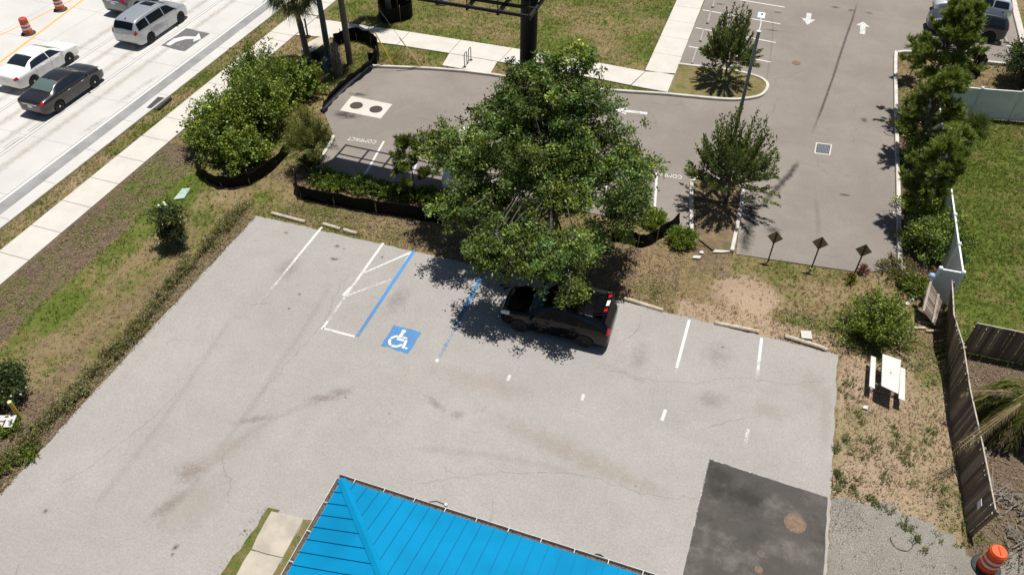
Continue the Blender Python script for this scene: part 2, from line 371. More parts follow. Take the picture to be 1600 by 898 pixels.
# ---- ground grid with painted ground cover (grass / dirt / mulch shares)
def cover(X, Y):
    g = np.full(X.shape, .33); d = np.full(X.shape, .18); m = np.full(X.shape, .12); k = np.zeros(X.shape)
    def reg(mask, gg, dd, mm):
        g[mask] = gg; d[mask] = dd; m[mask] = mm
    reg((Y > 41.5) & (X < -4), .52, .14, .06)                                  # mown lawn beyond the sidewalk
    reg((X < -30.3) & (X > -33), .46, .38, .1)                                 # verge
    sw = (X > -28.7) & (X < -20.5) & (Y < 32)                                  # roadside swale
    reg(sw, .42, .22, .3)
    reg(sw & (X < -26.2) & (Y < 28), .32, .08, .72); reg(sw & (X > -23.6) & (X < -22.4) & (Y < 16), .2, .2, .75)
    reg(sw & (X > -26.2) & (X < -24.6) & (Y < 26), .72, .1, .1)
    reg(sw & (X > -24.6) & (X < -23.2) & (Y < 26), .40, .25, .2)
    reg(sw & (X > -23.2) & (Y < 20), .36, .25, .42)
    reg(sw & (X > -21.6) & (Y < 25), .36, .1, .5)
    reg((X < -21.8) & (Y < 12), .2, .25, .6)
    reg((Y > 24) & (Y < 29.5) & (X > -21) & (X < 9.9), .3, .24, .22)           # strip between the lots
    reg((Y > 24.1) & (Y < 25.2) & (X > -1) & (X < 6.5), .15, .62, .15)
    reg((Y > 24.6) & (Y < 28) & (X > -12) & (X < -3), .1, .3, .5)
    reg((Y > 27.2) & (X > -.9) & (X < .9) & (Y < 34.5), .12, .3, .55)
    reg((Y > 25.2) & (Y < 29.6) & (X > 1) & (X < 8.5), .42, .26, .1)
    reg((X > 5.6) & (X < 10) & (Y < 25.4), .24, .62, .18)
    reg((X > 5.6) & (X < 7.4) & (Y < 20), .3, .7, .1)
    reg((X > 7.9) & (X < 9.95) & (Y > 29.5) & (Y < 46), .1, .2, .75)
    reg((X > 9.9) & (Y > 26), .78, .1, .04)                                    # back yard
    reg((X > 11.2) & (Y > 29.5) & (Y < 32.5), .55, .35, .05)
    reg((X > 10) & (Y < 26), .15, .2, .75)
    reg((X > 8.4) & (Y > 45.6) & (Y < 53), .3, .25, .35)
    reg((X > 15.8) & (Y > 50), .4, .2, .1)
    for (px, py), r, a in (((1160, 455), 1.0, .8), ((1180, 462), .9, .8), ((1390, 60), .5, .5), ((345, 690), 1.2, .5), ((640, 330), 1.5, .3)):
        c = G(px, py); q = np.exp(-((X - c.x) ** 2 + (Y - c.y) ** 2) / r ** 2); d += a * q; g -= a * .6 * q
    gm = inside(X, Y, GRAVEL); k[gm] = 1; k *= np.clip((X - 5.4) / .6, 0, 1) * np.clip((14.6 - X) / 3, .2, 1); g[gm] = .2; d[gm] = .6
    nz = (vnoise(X, Y, 2.3, 3) - .5) * .5 + (vnoise(X, Y, .8, 5) - .5) * .3
    return np.clip(g + nz, 0, 1), np.clip(d - nz * .4, 0, 1), np.clip(m - nz * .3, 0, 1), k
xs = np.concatenate([[-900, -300, -120, -80], np.arange(-58, 26, .3), [40, 80, 200, 900]]); ys = np.concatenate([[-900, -200, -60, -20], np.arange(-6, 76, .3), [90, 140, 300, 900]])
GX, GY = np.meshgrid(xs, ys); nx, ny = len(xs), len(ys)
ii = np.arange(nx * ny).reshape(ny, nx); F = np.stack([ii[:-1, :-1], ii[:-1, 1:], ii[1:, 1:], ii[1:, :-1]], -1).reshape(-1, 4)
GZ = -.02 - .03 * vnoise(GX, GY, 1.7, 9)
me = mesh_np('ground', np.stack([GX, GY, GZ], -1).reshape(-1, 3), F, True)
cg, cdm, cm, ck = cover(GX.ravel(), GY.ravel())
set_attr(me, 'mix', np.stack([cg, cdm, cm], -1)); set_attr(me, 'grav', np.stack([ck, ck, ck], -1))
struct(link('ground', me, GROUND))

# ---- old parking lot
lot = struct(MB().prism(densify(OLDLOT, .3, .035), -.08, .012).build('parking_lot', OLD))
ZL = .016
for pa, pb, wa, wb in (((503, 355), (397, 485), .05, .55), ((599, 380), (503, 515), .05, .48), ((1077, 500), (1057, 575), .0, .25), ((1190, 528), (1183, 587), .0, .4),
                       ((1040, 640), (1034, 657), .1, .2), ((1169, 670), (1164, 695), .3, .4), ((832, 508), (796, 592), .4, .56), ((797, 586), (793, 595), .2, .3), ((935, 557), (905, 628), .5, .56), ((912, 616), (909, 626), .2, .3),
                       ((1056, 577), (1040, 636), .5, .56), ((1183, 588), (1169, 668), .5, .56)):
    strip_mesh(G(*pa), G(*pb), .12, ZL, wa, wb, lot)
for pa, pb, wa, wb in (((643, 393), (562, 522), .3, .75),): strip_mesh(G(*pa), G(*pb), .06, ZL, wa, wb, lot)
for pa, pb, wa, wb in (((566, 428), (641, 395), .3, .15), ((538, 464), (611, 437), .3, .4), ((505, 513), (554, 526), .3, .1), ((503, 515), (512, 502), .0, .2), ((536, 462), (548, 449), .1, .3)):
    strip_mesh(G(*pa), G(*pb), .11, ZL + .003, wa, wb, lot)
strip_mesh(G(647, 392), G(558, 526), .15, ZL + .006, .0, .38, lot, 'stall_line', BLUEP)
strip_mesh(G(757, 423), G(686, 560), .15, ZL + .006, .1, .55, lot, 'stall_line', BLUEP)
strip_mesh(G(761, 424), G(690, 560), .07, ZL + .003, .4, .9, lot)
strip_mesh(G(684, 561), G(682, 566), .12, ZL + .003, .0, .2, lot)
# painted wheelchair symbol on its blue square
sym = G(627, 529)
poly_paint([densify([(sym.x - .62, sym.y + .58), (sym.x + .62, sym.y + .6), (sym.x + .6, sym.y - .66), (sym.x - .6, sym.y - .62)], .15, .035)], ZL, .3, 'blue_square', BLUEP, lot)
def arc(cx, cy, r0, r1, a0, a1, k=10):
    o = [(cx + r1 * math.cos(rad(a0 + (a1 - a0) * i / k)), cy + r1 * math.sin(rad(a0 + (a1 - a0) * i / k))) for i in range(k + 1)]
    return o + [(cx + r0 * math.cos(rad(a1 + (a0 - a1) * i / k)), cy + r0 * math.sin(rad(a1 + (a0 - a1) * i / k))) for i in range(k + 1)]
sx, sy = sym.x - .02, sym.y - .04
W_ = [arc(sx - .05, sy + .43, 0.001, .095, 0, 360, 16)[:17],
      [(sx - .12, sy + .36), (sx + .02, sy + .36), (sx + .0, sy + .06), (sx - .14, sy + .06)],
      [(sx + .03, sy + .16), (sx + .25, sy + .16), (sx + .25, sy + .08), (sx + .03, sy + .08)],
      [(sx - .14, sy + .03), (sx + .17, sy + .03), (sx + .17, sy - .09), (sx - .14, sy - .09)],
      [(sx + .2, sy + .03), (sx + .31, sy + .03), (sx + .36, sy - .42), (sx + .23, sy - .42)],
      [(sx + .37, sy - .33), (sx + .48, sy - .33), (sx + .48, sy - .42), (sx + .37, sy - .42)],
      arc(sx - .1, sy - .17, .22, .33, 100, 165), arc(sx - .1, sy - .17, .22, .33, 173, 245), arc(sx - .1, sy - .17, .22, .33, 253, 345)]
poly_paint(W_, ZL + .004, .05, 'wheelchair_symbol', WHITE, lot)
# stencilled mark near the top of the access aisle
mk = G(610, 388)
poly_paint([[(mk.x - .3 + i * .2, mk.y + .1), (mk.x - .24 + i * .2, mk.y + .1), (mk.x - .14 + i * .2, mk.y - .1), (mk.x - .2 + i * .2, mk.y - .1)] for i in range(4)], ZL + .003, .55, 'stencil_mark', WHITE, lot)
ZS = ZL - .002
for px, py, rx, ry, rz, mt in ((530, 612, .75, .3, .25, STAIN_TAN), (505, 622, 1.1, .3, .35, STAIN_TAN), (715, 648, .45, .4, .2, STAIN_TAN), (680, 630, .9, .3, -.4, STAIN_TAN), (400, 655, 1.2, .3, .5, STAIN_TAN),
    (300, 735, .8, 1.0, -.5, STAIN_TAN), (262, 790, .4, 1.3, -.4, STAIN_TAN), (300, 790, 1.5, 2.2, -.4, STAIN_PALE), (360, 700, .7, 2.4, -.5, STAIN_PALE), (760, 600, 3.5, .9, 0, STAIN_PALE), (860, 690, 5, .8, -.15, STAIN_PALE), (960, 740, 3.5, .6, -.1, STAIN_PALE),
    (447, 364, .18, .12, 0, STAIN_OIL), (527, 385, .2, .2, .3, STAIN_OIL), (538, 389, .1, .1, 0, STAIN_OIL), (522, 405, .35, .18, .2, STAIN_OIL), (597, 402, .12, .14, .3, STAIN_OIL), (468, 460, .13, .1, 0, STAIN_OIL), (452, 482, .1, .1, 0, STAIN_OIL),
    (71, 799, .14, .14, 0, STAIN_OIL), (274, 855, .16, .2, 0, STAIN_OIL), (270, 866, .1, .12, 0, STAIN_OIL), (609, 646, .08, .06, 0, STAIN_OIL), (1129, 543, .1, .1, 0, STAIN_OIL), (993, 759, .1, .05, 0, STAIN_OIL), (540, 621, .1, .06, 0, STAIN_OIL),
    (1120, 555, 1.0, 1.2, 0, STAIN_FAINT), (1000, 560, .8, 1.2, 0, STAIN_FAINT), (1110, 625, .9, .8, 0, STAIN_FAINT), (620, 470, .7, 1.6, 0, STAIN_FAINT), (450, 420, .8, 1.5, 0, STAIN_FAINT), (1200, 640, 1.1, .7, 0, STAIN_PALE), (1290, 650, .35, 3, 0, STAIN_PALE), (1270, 600, .8, 1.5, 0, STAIN_PALE)):
    c = G(px, py); decal(c, rx, ry, rz, ZS, mt, lot); ZS -= .00002
for pts in ([(520, 440), (470, 520), (430, 580), (390, 640), (330, 720)], [(360, 500), (320, 560), (230, 690), (140, 800)], [(560, 605), (500, 625), (420, 660), (360, 700), (290, 770), (240, 830)], [(930, 565), (970, 580), (1010, 600)], [(640, 700), (760, 710), (900, 740)]):
    path_decal([G(p[0], p[1]) for p in smooth_path(P2(pts), 4)], .55, ZS, STAIN_TRACK, lot, 'tyre_mark'); ZS -= .00002
for pts in ([(545, 428), (520, 470), (508, 500), (470, 545), (430, 590), (404, 622)], [(1290, 590), (1225, 600), (1160, 590), (1080, 598), (1000, 590), (930, 572)], [(640, 760), (720, 745), (800, 738), (905, 742), (1000, 770), (1090, 780)], [(90, 760), (150, 720), (230, 660), (280, 610)]):
    jp = []
    for p in smooth_path([G(*p) for p in pts], 9): jp.append((p.x + random.gauss(0, .05), p.y + random.gauss(0, .05)))
    path_decal(jp, .055, ZS, CRACK, lot, 'crack'); ZS -= .00002
# dark repaired square of newer asphalt
pp = xy((1108, 717), (1293, 777), (1289, 905), (1070, 886)); pp = [pp[0], pp[1], (5.66, 12.0), (1.42, 12.1)]
pat = struct(MB().prism(densify(pp, .3, .015), -.06, .018).build('asphalt_patch', PATCH)); ZP = .021
for a, b in ((pp[0], pp[1]), (pp[0], pp[3])): strip_mesh(a, b, .05, .022, .45, .5, pat, 'pale_edge', WHITE, 12)

# ---- newer car park beyond the trees
nl = struct(MB().prism(densify(NEWLOT, 1.0, .0), -.1, .010).build('car_park', NEW)); ZN = .014
for pa, pb in (((1154, 0), (1226, 12)), ((1098, 16), (1219, 38)), ((1087, 44), (1212, 67)), ((1076, 73), (1204, 97.5)), ((600, 221), (567, 279)), ((1572, 71), (1600, 78))): strip_mesh(G(*pa), G(*pb), .11, ZN, .05, .12, nl)
for i in range(6):
    x = -15.75 + i * 2.42; y = 31.9 + .158 * (x + 18); strip_mesh((x, y), (x + .52, y - 3.1), .11, ZN, .05, .15, nl)
def arrow(c, ang, L, sw, hw, hl, name='direction_arrow', wear=.25):
    ca, sa = math.cos(ang), math.sin(ang); sh = [(-L / 2, -sw / 2), (L / 2 - hl, -sw / 2), (L / 2 - hl, sw / 2), (-L / 2, sw / 2)]; hd = [(L / 2 - hl, -hw / 2), (L / 2, 0), (L / 2 - hl, hw / 2)]
    f = lambda P: [(c.x + x * ca - y * sa, c.y + x * sa + y * ca) for x, y in P]
    return poly_paint([densify(f(sh), .2, .01), f(hd)], ZN, wear, name, WHITE, nl)
arrow(G(1263, 30), -math.pi / 2, 1.9, .32, .9, .95); arrow(G(1348, 44), math.pi / 2, 1.9, .34, .9, .7); arrow(G(984, 174.5), math.pi - .05 + .17, 1.95, .26, .8, .8)
for cpx, sz in (((566, 219), .43), ((1041, 273.5), .43)):
    cu = bpy.data.curves.new('t', 'FONT'); cu.body = 'COMPACT'; cu.size = .62; cu.align_x = 'CENTER'; cu.align_y = 'CENTER'; cu.space_character = 1.12; cu.offset = .003
    to = bpy.data.objects.new('t', cu); C.objects.link(to); dg = bpy.context.evaluated_depsgraph_get(); mt = bpy.data.meshes.new_from_object(to.evaluated_get(dg)); bpy.data.objects.remove(to)
    set_attr(mt, 'wear', [(.15,) * 3] * len(mt.vertices)); t = link('painted_lettering', mt, WHITE, nl, G(*cpx, ZN)); t.rotation_euler = (0, 0, math.pi + .12); t.scale = (.5, .72, 1)
path_decal([G(*p) for p in [(1342, 0), (1332, 30), (1318, 70), (1302, 120), (1284, 170), (1266, 212)]], .28, ZN, STAIN_OIL, nl, 'sealed_crack')
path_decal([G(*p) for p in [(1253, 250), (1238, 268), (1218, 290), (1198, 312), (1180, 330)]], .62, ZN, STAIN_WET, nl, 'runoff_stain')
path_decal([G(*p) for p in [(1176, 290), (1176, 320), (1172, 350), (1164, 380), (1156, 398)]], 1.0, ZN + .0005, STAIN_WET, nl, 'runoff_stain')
path_decal([G(*p) for p in [(1203, 5), (1208, 40), (1206, 70), (1200, 110), (1195, 130)]], .25, ZN + .0004, STAIN_FAINT, nl, 'tyre_mark')
path_decal([G(*p) for p in [(1302, 10), (1300, 60), (1296, 110), (1290, 140)]], .5, ZN + .0003, STAIN_PALE, nl, 'pale_seam')
path_decal([G(*p) for p in [(1275, 290), (1278, 340), (1275, 400)]], .5, ZN + .0003, STAIN_FAINT, nl, 'tyre_mark')
path_decal([G(*p) for p in [(700, 160), (660, 158), (620, 175), (600, 200)]], .5, ZN + .0003, STAIN_PALE, nl, 'pale_seam')
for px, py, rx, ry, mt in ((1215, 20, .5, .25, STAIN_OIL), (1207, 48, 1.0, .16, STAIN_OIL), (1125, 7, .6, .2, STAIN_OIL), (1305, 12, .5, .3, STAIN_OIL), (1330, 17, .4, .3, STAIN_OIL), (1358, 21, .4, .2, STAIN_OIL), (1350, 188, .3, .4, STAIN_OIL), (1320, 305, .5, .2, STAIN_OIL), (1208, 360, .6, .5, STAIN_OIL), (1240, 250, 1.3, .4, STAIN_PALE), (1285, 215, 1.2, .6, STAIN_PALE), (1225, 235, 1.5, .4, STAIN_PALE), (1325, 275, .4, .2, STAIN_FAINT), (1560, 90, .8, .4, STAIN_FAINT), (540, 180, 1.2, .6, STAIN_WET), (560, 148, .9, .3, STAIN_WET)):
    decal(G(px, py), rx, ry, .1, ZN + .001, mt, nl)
# kerbs
KP = [([(575, 105), (725, 113), (900, 138), (1043, 149)], 'kerb'), ([(575, 105), (540, 137), (503, 173)], 'kerb'), ([(521, 214), (519, 222), (505, 245), (487, 278)], 'kerb')]
for pts, nm in KP: struct(MB().ribbon(smooth_path([(*G(*p)[:2], 0) for p in pts], 4), .17, -.05, .15).build(nm, KERB, bevel=.02))
struct(MB().ribbon(smooth_path([(p[0], p[1], 0) for p in TREEA[1:]] + [Vector((*TREEA[0], 0))], 5), .18, -.05, .15).build('kerb', KERB, bevel=.02))
struct(MB().ribbon(smooth_path([(p[0], p[1], 0) for p in TREEB[:9]], 4), .18, -.05, .15).build('kerb', KERB, bevel=.02))
struct(MB().ribbon(smooth_path([(p[0], p[1], 0) for p in [(14.9, 52.55), (13.1, 52.35), (9.6, 52.15), (8.7, 52.1), (8.2, 51.8), (8.0, 51.2), (7.98, 45), (8.02, 38), (8.05, 30.6)]], 5), .2, -.05, .15).build('kerb', KERB, bevel=.02))
struct(MB().ribbon([(15.95, 70), (15.85, 61), (15.8, 54), (15.75, 51)], .4, -.05, .15).build('kerb', KERB, bevel=.02))
struct(MB().ribbon([(9.2, 61.5), (14.5, 62)], .3, -.05, .15).build('kerb', KERB, bevel=.02))
struct(MB().ribbon(xy((1000, 346), (1068, 356)), .17, -.05, .14).build('kerb', KERB, bevel=.02)) if False else None
struct(MB().ribbon(smooth_path([(p[0], p[1], 0) for p in xy((1403, 418), (1412, 422), (1419, 431))], 4), .2, -.05, .15).build('kerb', KERB, bevel=.02))
struct(MB().prism(densify(xy((1112, 395), (1124, 385), (1143, 379), (1143, 394), (1128, 395)), .3, .03), -.02, .05).build('concrete_apron', WALK))
# islands of mulch
MULCH = M('bark_mulch', (.12, .085, .06), .95, 0, .6, 20, .5)
for P in (TREEA, TREEB): pass

# ---- sidewalks in slabs with joints
def slabs(name, polys):
    o = struct(MB().build(name, WALK)) if not polys else None
    mb = MB()
    for p in polys: mb.prism(p, -.08, .045)
    return struct(mb.build(name, WALK, bevel=.006))
polys = []; y = -8.0
while y < 74:
    if y < 40.5: polys.append([(-30.32, y + .012), (-28.62, y + .012), (-28.62, min(y + 2.0, 40.9) - .012), (-30.32, min(y + 2.0, 40.9) - .012)])
    elif y > 43.8: polys.append([(-30.32, y + .012), (-28.62, y + .012), (-28.62, y + 1.988), (-30.32, y + 1.988)])
    y += 2.0
polys.append([(-30.32, 40.92), (-28.62, 40.92), (-28.58, 43.9), (-30.32, 43.9)])
up_ = xy((492.7, 30), (560, 39.5), (640, 51), (720, 63.5), (800, 76), (870, 88.5), (940, 100), (1008, 112.8)); lo_ = xy((462, 56), (540, 61), (620, 71), (702, 84), (780, 97.5), (860, 110.5), (940, 125), (985, 134))
for i in range(7):
    a, b, c_, d = Vector(up_[i]), Vector(up_[i + 1]), Vector(lo_[i + 1]), Vector(lo_[i]); e = .004
    polys.append([tuple(a.lerp(b, e)), tuple(b.lerp(a, e)), tuple(c_.lerp(d, e)), tuple(d.lerp(c_, e))])
polys.append(xy((1008.5, 113), (1031, 113.5), (1056, 114) , (1043, 145), (986, 134.5))[:1] + xy((1054.5, 116), (1043, 145), (986, 134.5)))
cr = G(1022, 92); y0 = 44.2
while y0 < 74:
    polys.append([(-6.4, y0 + .01), (-4.62, y0 + .01), (-4.6, y0 + 2.4), (-6.4, y0 + 2.4)]); y0 += 2.41
slabs('sidewalk', polys)
struct(MB().prism(PADB, -.06, .040).build('concrete_pad', WALK, bevel=.006))
ring = G(492, 44); poly_paint([arc(ring.x, ring.y, .3, .36, 0, 170), arc(ring.x, ring.y, .3, .36, 190, 350)], .05, .5, 'pink_ring', REDP)
struct(bpy.data.objects['pink_ring'])

# ---- road of concrete slabs
mb = MB(); xsplit = [-60, -52, -46.5, -42.7, -39.32, -36.05, ROAD_X1 - .12]
for i in range(len(xsplit) - 1):
    y = -10 + (i % 2) * .0
    while y < 80:
        mb.prism([(xsplit[i] + .008, y + .008), (xsplit[i + 1] - .008, y + .008), (xsplit[i + 1] - .008, y + 4.492), (xsplit[i] + .008, y + 4.492)], -.1, .012); y += 4.5
road = struct(mb.build('road', ROADC)); ZR = .016
struct(MB().prism([(-60, -10), (ROAD_X1 - .1, -10), (ROAD_X1 - .1, 80), (-60, 80)], -.12, .004).build('road_base', BLKP if False else GUTC))
struct(MB().prism([(ROAD_X1 - .1, -10), (-32.3, -10), (-32.3, 80), (ROAD_X1 - .1, 80)], -.1, .011).build('road_shoulder', GUTC))
mb = MB(); y = -10
while y < 80: mb.prism([(-32.29, y + .01), (-31.55, y + .01), (-31.55, y + 2.99), (-32.29, y + 2.99)], -.1, .013); y += 3.0
gut = struct(mb.build('gutter_apron', ROADC)); struct(MB().ribbon([(-31.5, -10), (-31.5, 80)], .1, -.05, .09).build('kerb', KERB, bevel=.02))
strip_mesh((ROAD_X1, -10), (ROAD_X1, 80), .16, ZR, .02, .02, road, 'edge_line', WHITE, 30)
strip_mesh((ROAD_X1 - .28, -10), (ROAD_X1 - .28, 80), .3, ZR - .001, .75, .75, road, 'dirty_edge', BLKP, 30)
for x in (-39.32, -36.05):
    for dx, m_, w, wr in ((0, WHITE, .12, .0), (.09, BLKP, .03, .12), (-.09, BLKP, .03, .12)): strip_mesh((x + dx, -10), (x + dx, 80), w, ZR + (.001 if m_ is WHITE else 0), wr, wr, road, 'lane_line', m_, 30)
for c in ((58, 197), (20, 223)):
    q = G(*c)
    for dx in (-.09, .09): strip_mesh((q.x + dx, q.y - .6), (q.x + dx, q.y + .6), .03, ZR, .3, .3, road, 'lane_tick', BLKP, 4)
strip_mesh(G(-20, 113), G(150, -15), .15, ZR, .0, .0, road, 'yellow_line', YELP, 20); strip_mesh(G(-20, 66), G(120, -3), .11, ZR, .1, .1, road, 'yellow_line', YELP, 20)
ab = xy((251, 72), (292, 45), (328, 53), (288, 81)); poly_paint([densify(ab, .3, .03)], ZR, .22, 'dark_arrow_box', m_paint('arrow_backing', (.14, .137, .137), 1.0, 4), road)
cen = (Vector(ab[0]) + Vector(ab[2])) / 2
def apx(pts): return [tuple(G(*p)[:2]) for p in pts]
poly_paint([apx([(259, 70), (266, 72), (276, 66), (290, 62), (303, 61.5), (302, 66), (314, 61.5), (311, 52), (306, 58), (288, 57.5), (272, 61)])], ZR + .004, .05, 'turn_arrow', WHITE, road)
# worn tracks on the concrete
for x in (-37.0, -35.2, -40.3, -38.4): path_decal([(x, -5), (x, 10), (x + .1, 25), (x, 40), (x, 60), (x, 78)], .9, ZR - .001, STAIN_PALE, road, 'tyre_mark')
for py, px in ((196, 128), (150, 182), (130, 210)): decal(G(px + 20, py), 1.6, .35, 1.5, .0145, STAIN_FAINT, bpy.data.objects['road_shoulder'])

# ---- walkway slab beside the building
wk = MB()
wk.prism(densify([(-11.9, 10.68), (-10.72, 10.78), (-10.68, 9.35), (-11.78, 9.25)], .4, .02), -.05, .05); wk.prism(densify([(-11.78, 9.22), (-10.68, 9.32), (-10.5, 4), (-11.6, 4)], .4, .02), -.05, .05)
struct(wk.build('walkway', OLDC, bevel=.01))
o = MB().prism(densify([(-12.05, 10.72), (-11.62, 10.75), (-11.55, 4), (-12.7, 4), (-12.2, 8.2)], .3, .05), -.05, .022).build('grass_strip', GROUND); set_attr(o.data, 'mix', [(.55, .3, .2)] * len(o.data.vertices)); struct(o)
o = MB().prism(densify([(-10.7, 10.72), (-10.3, 10.9), (-8.9, 10.9), (-8.9, 4), (-10.6, 4)], .3, .05), -.05, .022).build('grass_strip', GROUND); set_attr(o.data, 'mix', [(.5, .4, .2)] * len(o.data.vertices)); struct(o)
def island(P, mixv, z=.09):
    o = MB().prism(P, -.05, z).build('planting_island', GROUND); set_attr(o.data, 'mix', [mixv] * len(o.data.vertices)); return struct(o)
ctr = sum((Vector(p) for p in TREEA), Vector((0, 0))) / len(TREEA)
island([tuple(ctr + (Vector(p) - ctr) * .985) for p in TREEA], (.42, .3, .18))
ctr = sum((Vector(p) for p in TREEB), Vector((0, 0))) / len(TREEB)
island([tuple(ctr + (Vector(p) - ctr) * .985) for p in TREEB], (.22, .25, .5), .06)

# ================================================================== GRASS, LITTER, GRAVEL (stuff)
PAVE = [OLDLOT, NEWLOT, SIDE_B, PADB, [(-60, -10), (-31.45, -10), (-31.45, 80), (-60, 80)], [(-30.32, -10), (-28.62, -10), (-28.62, 80), (-30.32, 80)],
        [(-11.95, -2), (-10.5, -2), (-10.5, 10.8), (-11.95, 10.8)]]
def free(X, Y):
    m = np.zeros(X.shape, bool)
    for p in PAVE: m |= inside(X, Y, p)
    return ~m
def tri_blades(P, h, w, col, n=4, spread=.5, rng=RNG):
    """n blades (triangles) per point"""
    k = len(P); P = np.repeat(P, n, 0); h = np.repeat(h, n) * rng.uniform(.5, 1.2, k * n); w = np.repeat(w, n)
    a = rng.uniform(0, 2 * np.pi, k * n); o = rng.uniform(0, .06, k * n); ln = rng.uniform(.2, 1, k * n) * spread
    dx, dy = np.cos(a), np.sin(a); b = P + np.stack([dx * o, dy * o, np.zeros_like(o)], -1)
    tip = b + np.stack([dx * h * ln, dy * h * ln, h * np.sqrt(1 - .6 * ln ** 2)], -1); s = np.stack([-dy, dx, np.zeros_like(o)], -1) * (w / 2)[:, None]
    V = np.stack([b - s, b + s, tip], 1).reshape(-1, 3); F = np.arange(len(V)).reshape(-1, 3)
    c = np.repeat(np.repeat(col, n, 0) * rng.uniform(.75, 1.25, (k * n, 1)), 3, 0); return V, F, c
def m_vcol(name, rough=.8, trans=.25):
    n = N(name); c = n.attr('col').outputs[0]; n.done(c, rough, 0, .15)
    if trans:
        t = n.n('ShaderNodeBsdfTranslucent'); n.l(c, t.inputs[0]); mx = n.n('ShaderNodeMixShader'); mx.inputs[0].default_value = trans
        n.l(n.b.outputs[0], mx.inputs[1]); n.l(t.outputs[0], mx.inputs[2]); n.l(mx.outputs[0], n.out.inputs[0])
    return n.m
GRASSM = m_vcol('grass_blades'); LITTERM = m_vcol('leaf_litter', .85, 0)
def scatter(nn, x0, x1, y0, y1):
    X = RNG.uniform(x0, x1, nn); Y = RNG.uniform(y0, y1, nn); m = free(X, Y); return X[m], Y[m]
Vs, Fs, Cs, off = [], [], [], 0
for (x0, x1, y0, y1, dens) in ((-31.5, -20.8, 6, 41, 55), (-28.3, -4, 39, 58, 55), (-21, 10, 24, 31, 85), (5.6, 10.4, 12, 26, 60), (9.8, 19, 26, 47, 85), (10, 15, 10, 26, 50), (8.1, 19, 30, 62, 45), (-24, -19, 27, 41, 50), (-12.4, -11.6, 5, 10.8, 110), (-10.9, -9, 6, 10.9, 40), (-31.5, -30.2, 10, 62, 80)):
    X, Y = scatter(int((x1 - x0) * (y1 - y0) * dens), x0, x1, y0, y1)
    if (x0, x1) in ((-12.4, -11.6), (-10.9, -9)):
        X = RNG.uniform(x0, x1, 300); Y = RNG.uniform(y0, y1, 300); m = ~inside(X, Y, [(-11.9, -2), (-10.6, -2), (-10.6, 10.8), (-11.9, 10.8)]); X, Y = X[m], Y[m]
    g, d, mm, k = cover(X, Y); g = g + (vnoise(X, Y, .3, 11) - .5) * .75 + (vnoise(X, Y, 1.1, 12) - .5) * .35 + RNG.uniform(-.12, .12, len(X))
    keep = RNG.uniform(0, 1, len(X)) < np.clip(1.05 - d * .9 - mm * .7 - k * .97, .05, 1); X, Y, g = X[keep], Y[keep], g[keep]
    t = np.clip((g - .2) / .5, 0, 1)[:, None]; u = RNG.uniform(0, 1, (len(X), 1))
    straw = np.array([.36, .265, .12]) * (.7 + .6 * u); green = np.array([.11, .16, .022]) * (1 - u) + np.array([.22, .26, .05]) * u
    col = straw * (1 - t) + green * t
    V, F, c = tri_blades(np.stack([X, Y, np.full_like(X, -.03)], -1), .06 + .08 * RNG.uniform(0, 1, len(X)) * (.6 + t[:, 0]), np.full(len(X), .028), col, 5, .9)
    Vs.append(V); Fs.append(F + off); Cs.append(c); off += len(V)
me = mesh_np('grass', np.concatenate(Vs), np.concatenate(Fs)); set_attr(me, 'col', np.concatenate(Cs))
tag(link('grass', me, GRASSM), 'short patchy grass and straw coloured turf growing round the two car parks', 'grass', kind='stuff')
# weeds: taller green tufts here and there
def weed_clump(pts, h, col, n=26, w=.05): 
    P = np.array([[p.x + random.gauss(0, r), p.y + random.gauss(0, r), 0] for p, r in pts for _ in range(n)]); return tri_blades(P, np.full(len(P), h), np.full(len(P), w), np.tile(np.array([col]), (len(P), 1)), 5, 1.0)
wp = []
for px, py, r in ((1318, 695, .25), (1345, 708, .25), (1402, 685, .15), (1410, 700, .2), (1408, 720, .2), (1350, 765, .25), (1362, 770, .2), (1380, 740, .25), (1404, 800, .22), (1425, 820, .22), (1440, 848, .15), (1308, 755, .25), (1303, 735, .12), (1330, 760, .15), (1490, 760, .4), (1495, 790, .4), (1495, 810, .4), (1470, 705, .4), (1480, 690, .4), (1315, 615, .3), (1335, 640, .2), (1360, 560 + 130, .2), (1300, 757, .2), (1440, 590, .4), (1320, 590, .4), (1520, 850, .3), (1560, 870, .4), (1575, 885, .4), (1455, 660, .3), (1378, 705, .25), (1300, 700, .1)):
    q_ = G(px, py); wp += [(q_ + Vector((max(.12 if q_.x < 6.2 else -9, random.gauss(0, r)), random.gauss(0, r), 0)), r * .45) for _ in range(3)]
V, F, c = weed_clump(wp, .12, (.14, .17, .05), 7, .035); me = mesh_np('weeds', V, F); set_attr(me, 'col', c)
tag(link('weeds', me, GRASSM), 'scattered green weed tufts on the bare dirt near the wooden fence', 'weeds', kind='stuff')
